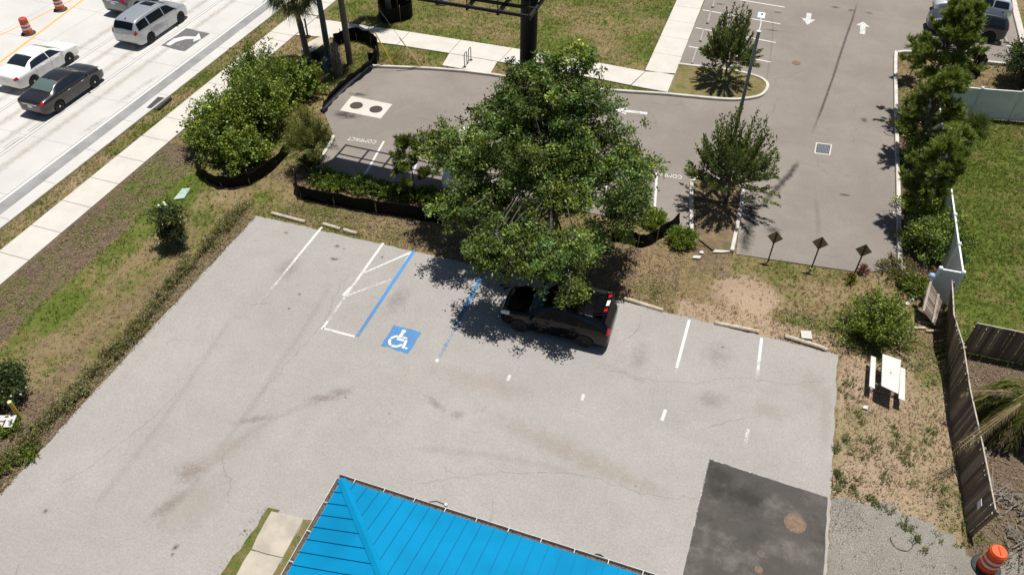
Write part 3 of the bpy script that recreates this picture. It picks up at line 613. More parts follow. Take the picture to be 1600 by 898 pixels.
# dead leaves
def litter(name, label, regions, cols, s=.036):
    P = []
    for poly, n in regions:
        a = np.array(poly); X = RNG.uniform(a[:, 0].min(), a[:, 0].max(), n); Y = RNG.uniform(a[:, 1].min(), a[:, 1].max(), n); m = inside(X, Y, [tuple(q) for q in poly]); P.append(np.stack([X[m], Y[m], RNG.uniform(.0, .03, m.sum())], -1))
    P = np.concatenate(P); k = len(P); a = RNG.uniform(0, 2 * np.pi, k); L = RNG.uniform(.5, 1.3, k) * s
    d = np.stack([np.cos(a), np.sin(a), RNG.uniform(-.25, .25, k)], -1) * L[:, None]; e = np.stack([-np.sin(a), np.cos(a), RNG.uniform(-.5, .5, k)], -1) * (L * .5)[:, None]
    V = np.stack([P - d, P - e, P + d, P + e], 1).reshape(-1, 3); F = np.arange(4 * k).reshape(-1, 4); me = mesh_np(name, V, F)
    cc = np.array(cols)[RNG.integers(0, len(cols), k)] * RNG.uniform(.6, 1.3, (k, 1)); set_attr(me, 'col', np.repeat(cc, 4, 0)); return tag(link(name, me, LITTERM), label, 'leaves', kind='stuff')
BR = [(.20, .14, .09), (.14, .10, .07), (.28, .21, .14), (.10, .075, .055), (.24, .19, .14)]
litter('leaf_litter', 'brown dead leaves lying along the edges of the car parks', [
    ([(-21.6, 5), (-20.78, 5), (-20.8, 24), (-21.6, 24)], 5200), ([(-28.5, 8), (-26, 8), (-26, 28), (-28.5, 28)], 5000), ([(-24, 6), (-21, 6), (-21, 13), (-24, 13)], 2500), ([(-12, 24.4), (-1, 24.4), (-1, 28), (-12, 27)], 6000),
    ([(8.15, 30), (9.8, 30), (9.6, 52), (8.15, 51.8)], 5000), (TREEB, 2200), ([(3, 24.3), (9.5, 24.3), (9.5, 27), (3, 26)], 2500), ([(10.2, 10), (15, 10), (15, 26), (10.2, 26)], 7000), ([(-20, 24.3), (-12, 24.4), (-12, 26.5), (-20, 26)], 3000), ([(6, 17.5), (10, 17.5), (9.6, 24), (6, 24)], 1800), ([(-23, 27), (-20.5, 27), (-20.6, 31), (-22.6, 33)], 900)], BR)
# gravel
gx = RNG.uniform(5.75, 12, 26000); gy = RNG.uniform(11, 17.8, 26000); m = inside(gx, gy, GRAVEL) & (vnoise(gx, gy, .9, 21) + RNG.uniform(-.25, .25, 26000) > .52); gx, gy = gx[m], gy[m]; k = len(gx)
base = np.array([[1, 0, 0], [-.5, .87, 0], [-.5, -.87, 0], [0, 0, .9]]); sc = RNG.uniform(.008, .028, k); a = RNG.uniform(0, 6.28, k)
R = np.stack([np.stack([np.cos(a), -np.sin(a), 0 * a], -1), np.stack([np.sin(a), np.cos(a), 0 * a], -1), np.stack([0 * a, 0 * a, 1 + 0 * a], -1)], 1)
V = np.einsum('kij,vj->kvi', R, base) * sc[:, None, None] + np.stack([gx, gy, 0 * gx - .03], -1)[:, None, :]
F = (np.array([[0, 1, 3], [1, 2, 3], [2, 0, 3]])[None] + (np.arange(k) * 4)[:, None, None]).reshape(-1, 3); me = mesh_np('gravel', V.reshape(-1, 3), F)
cc = np.array([(.16, .15, .135), (.25, .235, .21), (.38, .355, .32), (.09, .085, .08)])[RNG.integers(0, 4, k)]; set_attr(me, 'col', np.repeat(cc, 4, 0))
tag(link('gravel', me, LITTERM), 'grey crushed gravel beside the dark asphalt square', 'gravel', kind='stuff')

# ================================================================== PLANTS
def unit(n): 
    v = RNG.normal(size=(n, 3)); return v / np.linalg.norm(v, axis=1, keepdims=True)
def leaf_quads(P, L, W, up=.6, ax=None, axw=0.0):
    n = len(P); d = unit(n)
    if ax is not None: d = d + ax * axw; d /= np.linalg.norm(d, axis=1, keepdims=True) + 1e-9
    nn = unit(n) + np.array([0, 0, up]); s = np.cross(d, nn); s /= np.linalg.norm(s, axis=1, keepdims=True) + 1e-9
    l = (L * RNG.uniform(.65, 1.3, n))[:, None]; w = (W * RNG.uniform(.7, 1.25, n))[:, None]
    nrm = np.cross(s, d)
    V = np.stack([P, P + d * l * .45 + s * w * .5 + nrm * l * .06, P + d * l, P + d * l * .45 - s * w * .5 + nrm * l * .06], 1).reshape(-1, 3); return V
def leaf_mesh(name, V, tone=None):
    me = mesh_np(name, V, np.arange(len(V)).reshape(-1, 4))
    t = np.ones((len(V), 3)) if tone is None else np.repeat(tone, 4, 0); set_attr(me, 'tone', t); return me
def tones(n, spread): 
    k = 1 + RNG.normal(size=(n, 1)) * spread; y = RNG.normal(size=(n, 1)) * spread * .5
    return np.clip(np.concatenate([k * (1 + y), k * (1 + y * .3), k * (1 - y)], 1), .35, 2.2)
LM_OAK = leaf_mat('oak_leaves', [(0.0526, 0.0838, 0.0152), (0.101, 0.1558, 0.0255), (0.1616, 0.2296, 0.0406), (0.2526, 0.3096, 0.0761)], .25)
LM_YOUNG = leaf_mat('young_oak_leaves', [(0.0513, 0.0796, 0.0222), (0.0925, 0.1299, 0.0317), (0.1541, 0.1928, 0.0556), (0.2466, 0.2724, 0.0951)], .22)
LM_BRIGHT = leaf_mat('bright_shrub_leaves', [(0.0633, 0.1076, 0.0177), (0.1076, 0.1707, 0.0253), (0.1771, 0.2404, 0.038), (0.2404, 0.291, 0.0633)], .3)
LM_LIME = leaf_mat('lime_leaves', [(.09, .15, .015), (.15, .22, .02), (.22, .28, .03)], .35)
LM_BUSH = leaf_mat('bush_leaves', [(0.0603, 0.1032, 0.0175), (0.1305, 0.1945, 0.0261), (0.2109, 0.2878, 0.0378), (0.3313, 0.3771, 0.0654)], .28)
LM_DARK = leaf_mat('dark_glossy_leaves', [(0.018, 0.0336, 0.0108), (0.036, 0.06, 0.0168), (0.06, 0.09, 0.024), (0.12, 0.138, 0.06)], .15, .35)
LM_HEDGE = leaf_mat('hedge_leaves', [(0.0897, 0.0897, 0.0269), (0.1495, 0.1495, 0.0374), (0.2242, 0.2018, 0.0598), (0.2392, 0.1644, 0.0897)], .25)
LM_PINE = leaf_mat('pine_needles', [(0.0757, 0.1208, 0.0238), (0.1489, 0.2149, 0.0358), (0.2434, 0.309, 0.0556), (0.3516, 0.3762, 0.0893)], .2)
LM_PALM = leaf_mat('palm_fronds', [(0.039, 0.0546, 0.0156), (0.0845, 0.104, 0.0325), (0.156, 0.1625, 0.052), (0.26, 0.221, 0.104)], .2)
LM_DEAD = leaf_mat('dead_fronds', [(.10, .07, .04), (.2, .145, .08), (.3, .23, .13)], .15)
LM_PALM2 = leaf_mat('coconut_fronds', [(0.065, 0.0845, 0.0195), (0.117, 0.143, 0.0325), (0.195, 0.208, 0.052), (0.325, 0.26, 0.078)], .25)
BARK = M('grey_bark', (.10, .088, .075), .9, 0, .35, 9, .6); TWIG = M('pale_twig', (.24, .22, .19), .85, 0, .3, 12, .2)
PBARK = M('pine_bark', (.13, .10, .085), .9, 0, .35, 10, .6); PALMB = M('palm_bark', (.15, .125, .10), .9, 0, .35, 14, .7)

def lobed_tree(name, label, cat, base, trunk, lobes, nb, per_b, per_c, L, W, lm, bough_r=.55, cl_r=.17, droop=.15, tr=.25, group=None, twig=1.0, split=None, up=.6):
    """trunk: list of local points; lobes: (x,y,z,rx,ry,rz) local; boughs -> twig clusters -> leaves"""
    t = thing(name, label, cat, base, 0, group); mb = MB(); tp = smooth_path(trunk, 4)
    mb.tube(tp, [tr * (1 - .55 * i / (len(tp) - 1)) for i in range(len(tp))], 9)
    vol = np.array([l[3] * l[4] * l[5] for l in lobes]) ** .75; vol /= vol.sum(); tw = MB(); PV = []; TN = []
    for _ in range(nb):
        l = lobes[RNG.choice(len(lobes), p=vol)]; u = unit(1)[0]; u[2] = abs(u[2]) if RNG.uniform() < .62 else u[2]; r = RNG.uniform(.25, 1) ** .5
        b = Vector((l[0] + u[0] * l[3] * r, l[1] + u[1] * l[4] * r, max(.35, l[2] + u[2] * l[5] * r)))
        s = Vector(tp[min(len(tp) - 1, int(len(tp) * RNG.uniform(.55, 1)))]); mid = s.lerp(b, .5) + Vector((0, 0, .12 * (b - s).length))
        pth = smooth_path([s, mid, b], 3); r0 = tr * .2 * RNG.uniform(.6, 1)
        mb.tube(pth, [r0 * (1 - .8 * i / (len(pth) - 1)) for i in range(len(pth))], 5, False)
        cl = np.array(b) + RNG.normal(size=(per_b, 3)) * np.array([bough_r, bough_r, bough_r * .62]); cl[:, 2] -= droop * np.abs(RNG.normal(size=per_b))
        for c in cl[:int(per_b * .45 * twig)]:
            tw.tube([b, b.lerp(Vector(c), .5) + Vector((0, 0, .05)), Vector(c)], [.016, .011, .005], 3, False)
        TN.append(np.repeat(tones(per_b, .26) * tones(1, .2), per_c, 0)); a = np.repeat(cl, per_c, 0); a = a + RNG.normal(size=a.shape) * np.array([cl_r, cl_r, cl_r * .6]); PV.append(leaf_quads(a, L, W, up))
    nf = len(mb.f); mb.add(tw.v, tw.f); o = mb.build('trunk', [BARK, TWIG], t, True); o.data.polygons.foreach_set('material_index', [0] * nf + [1] * (len(o.data.polygons) - nf)); link('crown', leaf_mesh('crown', np.concatenate(PV), np.concatenate(TN)), lm, t)
    return t
def shoot_bush(name, label, cat, base, h, r, nshoot, per, L, W, lm, group=None, stem=.03, z0=.05, spread=(.25, 1.0), up=.5, axw=.8, tall=None, stemmat=None, sx=1.0, sy=1.0, rz=0, curve=.25, tight=.045, rag=0):
    """many ascending shoots from a short stem, leaves set along each shoot"""
    t = thing(name, label, cat, base, rz, group); mb = MB(); PV = []; TN = []
    for i in range(nshoot):
        TN.append(np.repeat(tones(1, .24), per, 0))
        a = RNG.uniform(0, 2 * np.pi); k = RNG.uniform(0, 1) ** .55 * (1 + RNG.uniform(-.6, .5) * rag); top = Vector((math.cos(a) * r * k * sx, math.sin(a) * r * k * sy, h * max(.25, 1 - .62 * k ** 2.2) * RNG.uniform(.72 - rag * .3, 1.08 + rag * .3)))
        s = Vector((math.cos(a) * r * .06, math.sin(a) * r * .06, z0 + (tall or 0) * RNG.uniform(.5, 1))); md = s.lerp(top, .5) + Vector((math.cos(a), math.sin(a), -.3)) * (curve * r * k * .4)
        if i % 2 == 0: mb.tube([s, md, top], [stem * .45, stem * .3, stem * .12], 3, False)
        u = RNG.uniform(spread[0], spread[1], per) ** .8; s_, m_, t_ = np.array(s), np.array(md), np.array(top)
        P = ((1 - u) ** 2)[:, None] * s_ + (2 * u * (1 - u))[:, None] * m_ + (u ** 2)[:, None] * t_; P = P + RNG.normal(size=P.shape) * r * tight
        ax = np.repeat(((t_ - m_) / (np.linalg.norm(t_ - m_) + 1e-6))[None], per, 0); PV.append(leaf_quads(P, L, W, up, ax, axw))
    if tall: mb.tube([(0, 0, -.05), (0.02, 0, tall * .6), (0, .02, tall * 1.15)], [stem * 1.4, stem, stem * .8], 7)
    else: mb.tube([(0, 0, -.05), (0, 0, z0 + .25 * h)], [stem, stem * .6], 6)
    mb.build('stem' if not tall else 'trunk', stemmat or BARK, t, True); V = np.concatenate(PV); V[:, 2] = np.maximum(V[:, 2], .02)
    link('foliage', leaf_mesh('foliage', V, np.concatenate(TN)), lm, t); return t
def brush(P0, d, ln, n, nl=.21, w=.022):
    """bottlebrush of needles along a shoot"""
    u = RNG.uniform(0, 1, n); P = P0 + d * (ln * u)[:, None]; r = unit(n); r = r - d * (r @ d)[:, None]; r /= np.linalg.norm(r, axis=1, keepdims=True) + 1e-6
    q = r * .62 + d * .8; q /= np.linalg.norm(q, axis=1, keepdims=True); s = np.cross(q, unit(n)); s /= np.linalg.norm(s, axis=1, keepdims=True) + 1e-6; l = (nl * RNG.uniform(.7, 1.2, n))[:, None]
    return np.stack([P - s * w / 2, P + s * w / 2, P + q * l + s * w * .25, P + q * l - s * w * .25], 1).reshape(-1, 4, 3)[:, [0, 1, 2, 3]].reshape(-1, 3)
def pine(name, label, base, top, r, nbr, group='pines along the white fence', z0=.25, tr=.09, lean=(0, 0), needles=95, per=8, cat='tree', lm=None):
    t = thing(name, label, cat, base, 0, group); mb = MB(); PV = []
    tp = smooth_path([(0, 0, -.05), (lean[0] * .3, lean[1] * .3, top * .4), (lean[0], lean[1], top)], 5)
    mb.tube(tp, [tr * (1 - .8 * i / (len(tp) - 1)) for i in range(len(tp))], 7)
    for i in range(nbr):
        f = z0 + (1 - z0) * (i + RNG.uniform(0, .9)) / nbr; p = Vector(tp[min(len(tp) - 1, int(f * len(tp)))]); p.z = top * f; p.x = lean[0] * f; p.y = lean[1] * f
        a = RNG.uniform(0, 2 * np.pi); ln = r * (1.05 - .75 * f ** 1.6) * RNG.uniform(.6, 1.1)
        e = p + Vector((math.cos(a) * ln, math.sin(a) * ln, ln * RNG.uniform(.15, .6))); mb.tube([p, p.lerp(e, .5) - Vector((0, 0, .06 * ln)), e], [tr * .3, tr * .2, tr * .08], 4, False)
        for j in range(per):
            u = RNG.uniform(.35, 1.02); q = np.array(p.lerp(e, u)); d = np.array([math.cos(a) * .5, math.sin(a) * .5, .75]) + RNG.normal(size=3) * .38; d /= np.linalg.norm(d)
            PV.append(brush(q, d, .34 * RNG.uniform(.7, 1.3), needles))
    for j in range(5): d = np.array([0, 0, 1.]) + RNG.normal(size=3) * .3; d /= np.linalg.norm(d); PV.append(brush(np.array([lean[0], lean[1], top - .1]), d, .5, needles))
    mb.build('trunk', PBARK, t, True); link('crown', leaf_mesh('crown', np.concatenate(PV)), lm or LM_PINE, t); return t

# --- the big live oak between the lots
lobed_tree('oak_tree', 'big spreading live oak overhanging the black suv between the two car parks', 'tree', (-7.0, 26.3, 0),
    [(0, 0, -.1), (.1, 0, 1.4), (-.05, .25, 2.6), (-.2, .6, 4.2)],
    [(-.6, .7, 5.0, 3.1, 3.4, 1.7), (-4.0, .2, 3.9, 1.8, 1.9, 1.3), (-2.6, 2.0, 5.2, 1.6, 1.5, 1.0), (2.3, .6, 4.5, 1.8, 2.0, 1.2), (3.0, -1.0, 3.2, 1.0, 1.3, .8), (-.7, -3.9, 3.3, 1.05, 1.7, 1.35), (1.75, -3.75, 3.15, 1.0, 1.5, 1.2), (-3.0, -1.5, 3.2, 1.2, 1.2, .9), (-.2, -1.7, 4.6, 1.9, 1.4, .9), (-.9, 2.2, 7.1, 1.5, 1.5, 1.1), (-2.3, 2.6, 6.3, 1.2, 1.2, .8), (.7, 1.7, 6.3, 1.4, 1.5, 1.0), (.2, 2.4, 8.0, .8, .8, .7)],
    150, 15, 62, .145, .072, LM_OAK, .40, .14, .35, .3, None, .6)
# --- young trees in the islands
for nm, lb, b, h, r in (('young_tree', 'young leafy tree standing in the rounded kerbed island beneath the lamp head', G(1131, 127), 4.0, 1.75), ('young_tree', 'young leafy tree in the narrow island left of the wide drive', G(1134, 318), 4.5, 2.15)):
    shoot_bush(nm, lb, 'tree', (b.x, b.y, .06), h, r, 150, 80, .17, .065, LM_YOUNG, 'young island trees', .06, .5, (.25, 1.06), .35, 1.5, 1.0, BARK, curve=.5, tight=.022, rag=.3)
# --- thicket by the road
for lb, x, y, h, r, nb, lm in (('big light green bush at the swale end of the roadside thicket', -25.5, 29.0, 2.5, 2.35, 190, LM_BUSH), ('tall dark green bush in the middle of the roadside thicket', -24.5, 30.9, 3.3, 1.9, 150, LM_BUSH), ('yellow green bush at the back of the thicket below the palm', -26.0, 33.4, 3.1, 2.2, 180, LM_BRIGHT), ('small green bush at the foot of the cabbage palm', -24.5, 34.9, 1.9, 1.4, 90, LM_BUSH), ('low dark bush filling the wrapped silt fence of the thicket', -23.9, 27.9, 1.7, 1.5, 110, LM_BUSH)):
    shoot_bush('thicket_bush', lb, 'bush', (x, y, 0), h, r, nb, 74, .16, .095, lm, 'bushes of the roadside thicket', .05, .2, (.2, 1.05), .55, .5, None, None, curve=.6, tight=.05, rag=.35)
shoot_bush('feathery_sapling', 'feathery yellow green sapling between the thicket and the car park kerb', 'tree', tuple(G(492, 262)), 3.5, 1.3, 150, 80, .15, .02, leaf_mat('feathery_leaves', [(.10, .13, .02), (.17, .19, .03), (.26, .25, .06)], .35), None, .05, .6, (.3, 1), .3, .6, .9)
# white flowered shrub tree in the swale
ws = G(278, 382); w_ = lobed_tree('flowering_shrub', 'small upright shrub with a few white flowers standing alone in the swale', 'shrub', ws, [(0, 0, -.05), (0, 0, .5), (-.1, .1, 1.1)], [(-.05, 0, .75, .42, .42, .5), (-.12, .15, 1.5, .42, .4, .55)], 26, 8, 30, .12, .06, LM_DARK, .2, .1, .05, .045, None, .3)
PETAL = M('white_petals', (.8, .78, .72), .6)
for d in ((-.5, .2, 1.95), (-.3, .35, 2.05), (-.1, .2, 2.1), (.1, -.1, 1.7), (-.5, -.1, 1.5)): MB().lathe([(.01, -.03), (.06, 0), (.04, .04), (0.01, .05)], 7, d).build('flower', PETAL, w_)
LM_DRY = leaf_mat('dry_hedge_leaves', [(0.1305, 0.1076, 0.0508), (0.203, 0.1768, 0.0653), (0.174, 0.1921, 0.0508), (0.29, 0.2306, 0.1305)], .2)
# hedge along the lot's left edge
hp = [(385, 340), (362, 362), (338, 388), (312, 418), (286, 450), (262, 478), (238, 508), (212, 536), (188, 566), (162, 592), (138, 622), (112, 640), (85, 672), (58, 700), (28, 728), (6, 752)]
ords = ['first', 'second', 'third', 'fourth', 'fifth', 'sixth', 'seventh', 'eighth', 'ninth', 'tenth', 'eleventh', 'twelfth', 'thirteenth', 'fourteenth', 'fifteenth', 'sixteenth']
for i, p in enumerate(hp):
    q = G(*p); dead = i in (3, 5, 6, 8, 9, 11)
    lbl = ('%s low ragged hedge shrub from the far corner along the lot\'s left edge' if not dead else '%s hedge shrub from the far corner, half dead and brown, at the lot\'s left edge') % ords[i]
    shoot_bush('hedge_shrub', lbl, 'shrub', (q.x - .5 + random.uniform(-.1, .1), q.y + random.uniform(-.2, .2), 0), random.uniform(.3, .45), random.uniform(.5, .65), 54 if not dead else 44, 26, .075, .04, LM_DRY if (dead or i % 2 == 0) else LM_HEDGE, 'hedge along the lot edge', .02, .03, (.2, 1.1), .5, .5, None, None, .75, 2.0, 0, .3, .07, .5)
for px, py, lb in ((45, 712, 'low yellow green weed clump right of the yellow posts'), (12, 726, 'yellow green weed clump at the frame\'s left edge below the posts'), (22, 672, 'small bright green clump between the yellow posts and hedge')):
    q = G(px, py); shoot_bush('weed_clump', lb, 'weeds', (q.x, q.y, 0), .35, .5, 40, 26, .08, .04, LM_BRIGHT, 'weed clumps by the yellow posts', .015)
q = G(10, 625); lobed_tree('round_bush', 'round dark glossy clipped bush beside the yellow posts', 'bush', (q.x - .15, q.y + .15, 0), [(0, 0, -.05), (0, 0, .4), (0, 0, .6)], [(0, 0, .62, .85, .85, .6)], 40, 12, 22, .10, .06, LM_DARK, .2, .1, .02, .04, None, .1)
# shrubs inside the black silt fence at the front of the car park
sp = [(486, 262), (505, 282), (530, 290), (566, 294), (596, 300), (628, 306), (664, 312), (695, 318), (726, 326)]
adj = ['olive', 'bright green leafy', 'yellow green', 'dense green', 'tall bright green', 'glossy green', 'dark green', 'mid green', 'shaded green']
for i, p in enumerate(sp):
    q = G(*p); shoot_bush('border_shrub', '%s shrub, %s from left behind the front silt fence' % (adj[i], ords[i]), 'shrub', (q.x, q.y, 0), random.uniform(.4, .75), random.uniform(.65, .9), 70, 40, .11, .055, (LM_HEDGE, LM_BRIGHT, LM_LIME, LM_BRIGHT, LM_BRIGHT, LM_BUSH, LM_BUSH, LM_BUSH, LM_BUSH)[i], 'shrubs behind the front silt fence', .025)
for px, py, lb, s in ((1062, 384, 'lime green bushy shrub right of the silt fence end', .85), (1018, 352, 'lime green shrub behind the end of the silt fence', .75)):
    q = G(px, py); shoot_bush('lime_shrub', lb, 'shrub', (q.x, q.y + .3, 0), .75 * s, s, 110, 50, .09, .045, LM_LIME, 'lime green shrubs', .02)
pine('pine_sapling', 'small dark bottlebrush pine left of the big oak in the front border', G(648, 305), 2.9, 1.15, 17, None, .15, .05, (-.1, .1), 110, 7, 'tree', LM_PINE)
# shrub by the picnic table
q = G(1362, 522); shoot_bush('yard_shrub', 'dark green sprawling shrub behind the white picnic table', 'shrub', (q.x, q.y, 0), 1.9, 1.55, 170, 56, .12, .05, LM_BUSH, None, .05, .1, (.2, 1.05), .5, .5, None, None, curve=.6, tight=.05, rag=.5)
mb = MB()
for px, py, lb, c_ in ((1348, 425, 'pink leaved ti plant by the third sign post', (.35, .05, .1)), (1328, 440, 'yellow green croton in front of the third sign post', (.3, .28, .04))):
    q = G(px, py); shoot_bush('garden_plant', lb, 'plant', (q.x, q.y, 0), .4, .25, 18, 16, .14, .04, leaf_mat('plant_leaves', [mul(c_, .5), c_, (.09, .12, .03)], .3), None, .02)
q = G(1398, 425); shoot_bush('wild_plant', 'tangled green weed bush at the foot of the kerb end', 'plant', (q.x, q.y, 0), .6, 1.0, 46, 26, .14, .05, LM_HEDGE, None, .02); 
q = G(1432, 452); shoot_bush('wild_plant', 'bright green leafy plant beside the leaning wooden panel', 'plant', (q.x - .1, q.y, 0), .6, .75, 60, 34, .12, .06, LM_BRIGHT, None, .02)
# pines and shrubs along the white fence
pine('pine_tree', 'tall leaning pine at the far end of the white fence hiding parked cars', (9.0, 44.2, 0), 6.1, 2.3, 64, tr=.11, z0=.38, lean=(.5, .6), per=11)
pine('pine_tree', 'pine halfway along the white fence with branches over the vinyl panels', (8.65, 39.9, 0), 4.5, 1.65, 46, tr=.09, z0=.18, lean=(.5, .3), per=10)
pine('pine_tree', 'pine nearest the camera by the white fence, casting shade onto the drive', (8.45, 33.6, 0), 4.3, 1.45, 42, tr=.08, z0=.28, lean=(.25, .5), per=10)
pine('pine_tree', 'thin young pine at the rounded kerb corner by the drive', (8.75, 48.6, 0), 2.6, .75, 16, tr=.04, z0=.1, per=6)
pine('pine_tree', 'low pine behind the white fence leaning over the back yard', (9.75, 37.6, 0), 3.0, 1.0, 14, tr=.06, z0=.35, lean=(.2, 0), per=6)
for px, py, h, r, lb, lm in ((1456, 392, 1.9, 1.05, 'leafy bright green shrub at the near end of the white fence', LM_BRIGHT), (1440, 330, 1.4, .7, 'dark green shrub under the nearest pine', LM_BUSH), (1436, 255, 1.5, .75, 'dark green shrub under the middle pine', LM_BUSH), (1428, 205, .8, .6, 'low olive shrub by the kerb under the tall pine', LM_HEDGE), (1446, 165, .7, .75, 'low yellow green shrub at the corner of the white fence', LM_HEDGE)):
    q = G(px, py); lobed_tree('fence_shrub', lb, 'shrub', (q.x, q.y, 0), [(0, 0, -.05), (0, 0, .4), (0, 0, .7)], [(0, 0, h * .5, r, r, h * .5)], int(26 * r), 12, 30, .13, .075, lm, .3, .14, .08, .04, 'shrubs along the white fence', .3)
q = G(1596, 130); lobed_tree('broadleaf_shrub', 'dark broadleaf shrub beyond the white fence at the right edge', 'shrub', (q.x + .3, q.y, 0), [(0, 0, 0), (0, 0, .8), (0, 0, 1.4)], [(0, 0, 1.5, 1.3, 1.2, 1.1)], 40, 14, 26, .15, .09, LM_DARK, .36, .16, .1, .06, None, .4)
q = G(1522, 205); shoot_bush('grass_clump', 'dark blue green clump of tall grass inside the white fence', 'plant', (q.x, q.y, 0), 1.0, .75, 120, 26, .3, .02, LM_YOUNG, None, .02, .03, (.1, .9), .2, 1.6)
q = G(1490, 235); shoot_bush('grass_clump', 'low green clump of grass by the dead branch pile', 'plant', (q.x + .6, q.y + 1.5, 0), .55, .6, 80, 22, .22, .02, LM_BUSH, None, .02, .03, (.1, .9), .2, 1.6)

# ---------------------------------------------------------------- palms
def fan_frond(P, d, petiole, R, droop, nl=26):
    """palmetto fan: leaflets radiating from the petiole end; returns quads"""
    d = d / np.linalg.norm(d); e = P + d * petiole; side = np.cross(d, [0, 0, 1.]); side /= np.linalg.norm(side) + 1e-6; up = np.cross(side, d); V = []
    for i in range(nl):
        a = (i / (nl - 1) - .5) * 3.6; q = d * math.cos(a) + side * math.sin(a) + up * .25 * math.cos(a); q /= np.linalg.norm(q); L = R * (1 - .25 * abs(a) / 1.8) * RNG.uniform(.85, 1.1)
        m = e + q * L * .55; t = e + q * L + np.array([0, 0, -droop * L * RNG.uniform(.6, 1.2)]); s = np.cross(q, up); s = s / (np.linalg.norm(s) + 1e-6) * .028
        V += [e, m + s, t, m - s]
    return np.array(V)
def palm(label, base, top, R, nf, name='cabbage_palm', dead=10, tr=.17, group=None, pet=.9):
    t = thing(name, label, 'palm tree', base, 0, group); top = Vector(top); mb = MB()
    tp = smooth_path([(0, 0, -.05), top * .5 + Vector((.05, 0, 0)), top], 6)
    mb.tube(tp, [tr * (1.15 - .25 * i / (len(tp) - 1)) for i in range(len(tp))], 10); mb.build('trunk', PALMB, t, True); PV = []; DV = []; st = MB()
    for i in range(nf):
        el = RNG.uniform(-.75, 1.2); a = i * 2.4; d = np.array([math.cos(a) * math.cos(el), math.sin(a) * math.cos(el), math.sin(el)]); p = np.array(top) + np.array([0, 0, .15])
        PV.append(fan_frond(p, d, pet * RNG.uniform(.8, 1.15), R, .45 + .25 * (el < .2))); st.tube([p, p + d * pet], [.022, .012], 3, False)
    for i in range(dead):
        a = i * 2.1; d = np.array([math.cos(a) * .55, math.sin(a) * .55, -.8]); DV.append(fan_frond(np.array(top) - np.array([0, 0, .1]), d, .5, R * .75, .5, 16))
    c = link('crown', leaf_mesh('crown', np.concatenate(PV)), LM_PALM, t); st.build('stalks', PALMB, c)
    if DV: link('dead_fronds', leaf_mesh('dead_fronds', np.concatenate(DV)), LM_DEAD, t)
    return t
palm('cabbage palm with a full round crown beside the roadside sidewalk', (-25.85, 38.0, 0), (-.55, .3, 4.1), .95, 60)
palm('tall cabbage palm inside the black silt fence ring, its trunk leaving the frame', (-23.55, 38.9, 0), (-.2, .1, 7.6), .95, 40)
palm('palm standing in the square black fence box on the lawn', (-24.0, 45.4, 0), (-.1, 0, 6.0), .9, 34)
# dead palm stump with shaggy boots
t = thing('palm_stump', 'dead leaning palm stump hung with grey shaggy fronds beside the green pole', 'stump', G(529, 117)); mb = MB()
mb.tube([(0, 0, -.05), (-.05, .1, 1.0), (-.12, .15, 1.9)], [.28, .24, .2], 10); mb.build('trunk', PALMB, t, True); DV = []
for i in range(16):
    a = i * 2.4; DV.append(fan_frond(np.array([-.1, .12, 1.9 - .09 * i]), np.array([math.cos(a) * .5, math.sin(a) * .5, -.85]), .15, .55, .2, 8))
link('dead_fronds', leaf_mesh('dead_fronds', np.concatenate(DV)), M('grey_dead_fronds', (.33, .29, .25), .9, 0, .3, 9), t)
# feather palm at the right edge, drooping over the wooden fence
t = thing('feather_palm', 'shaggy feather palm with drooping yellow green fronds at the right edge', 'palm tree', (11.85, 22.5, 0)); mb = MB()
mb.tube(smooth_path([(0, 0, -.05), (0, .05, .9), (-.05, .1, 1.9)], 5), .17, 10); mb.build('trunk', PALMB, t, True)
def feather(p, az, L, rise, fall, wl=.5, nl=46):
    d = np.array([math.cos(az), math.sin(az), 0]); s = np.array([-d[1], d[0], 0]); V = []; pts = []
    for i in range(nl):
        u = (i + 1) / nl; q = p + d * (L * u) + np.array([0, 0, rise * u - fall * u * u]); pts.append(q)
        for sg in (-1, 1):
            l = wl * (1 - .6 * abs(u - .4)) * RNG.uniform(.8, 1.15); tip = q + s * sg * l * .55 + d * l * .5 + np.array([0, 0, -l * RNG.uniform(.45, .9)]); m = q * .5 + tip * .5 + np.array([0, 0, .05]); w = d * .022
            V += [q, m + w, tip, m - w]
    return np.array(V), pts
PV = []; DV = []; st = MB(); P0 = np.array([-.05, .1, 2.0])
for i, (az, L, ri, fa) in enumerate([(random.uniform(0, 6.28) if q > 14 else random.uniform(1.9, 3.9), random.uniform(.8, 1.6), random.uniform(.5, 1.0), random.uniform(2.0, 2.9)) for q in range(58)]):
    V, pts = feather(P0, az, L, ri, fa); PV.append(V); st.tube([P0] + pts[5::8], .018, 3, False)
for az, L, ri, fa in ((4.02, 4.0, .8, 1.1), (4.05, 3.6, .7, 1.0), (3.98, 3.8, .75, 1.1), (3.3, 2.2, .7, 1.0), (3.2, 2.0, .6, 1.0), (2.6, 1.7, .2, 1.4), (4.3, 1.6, .1, 1.5)):
    V, pts = feather(P0 - np.array([0, 0, .25]), az, L, ri, fa, .3, 40); DV.append(V); st.tube([P0] + pts[5::8], .016, 3, False)
c = link('crown', leaf_mesh('crown', np.concatenate(PV)), LM_PALM2, t); st.build('stalks', M('palm_stalk', (.28, .21, .10), .8), c); link('dead_fronds', leaf_mesh('dead_fronds', np.concatenate(DV)), LM_DEAD, t)

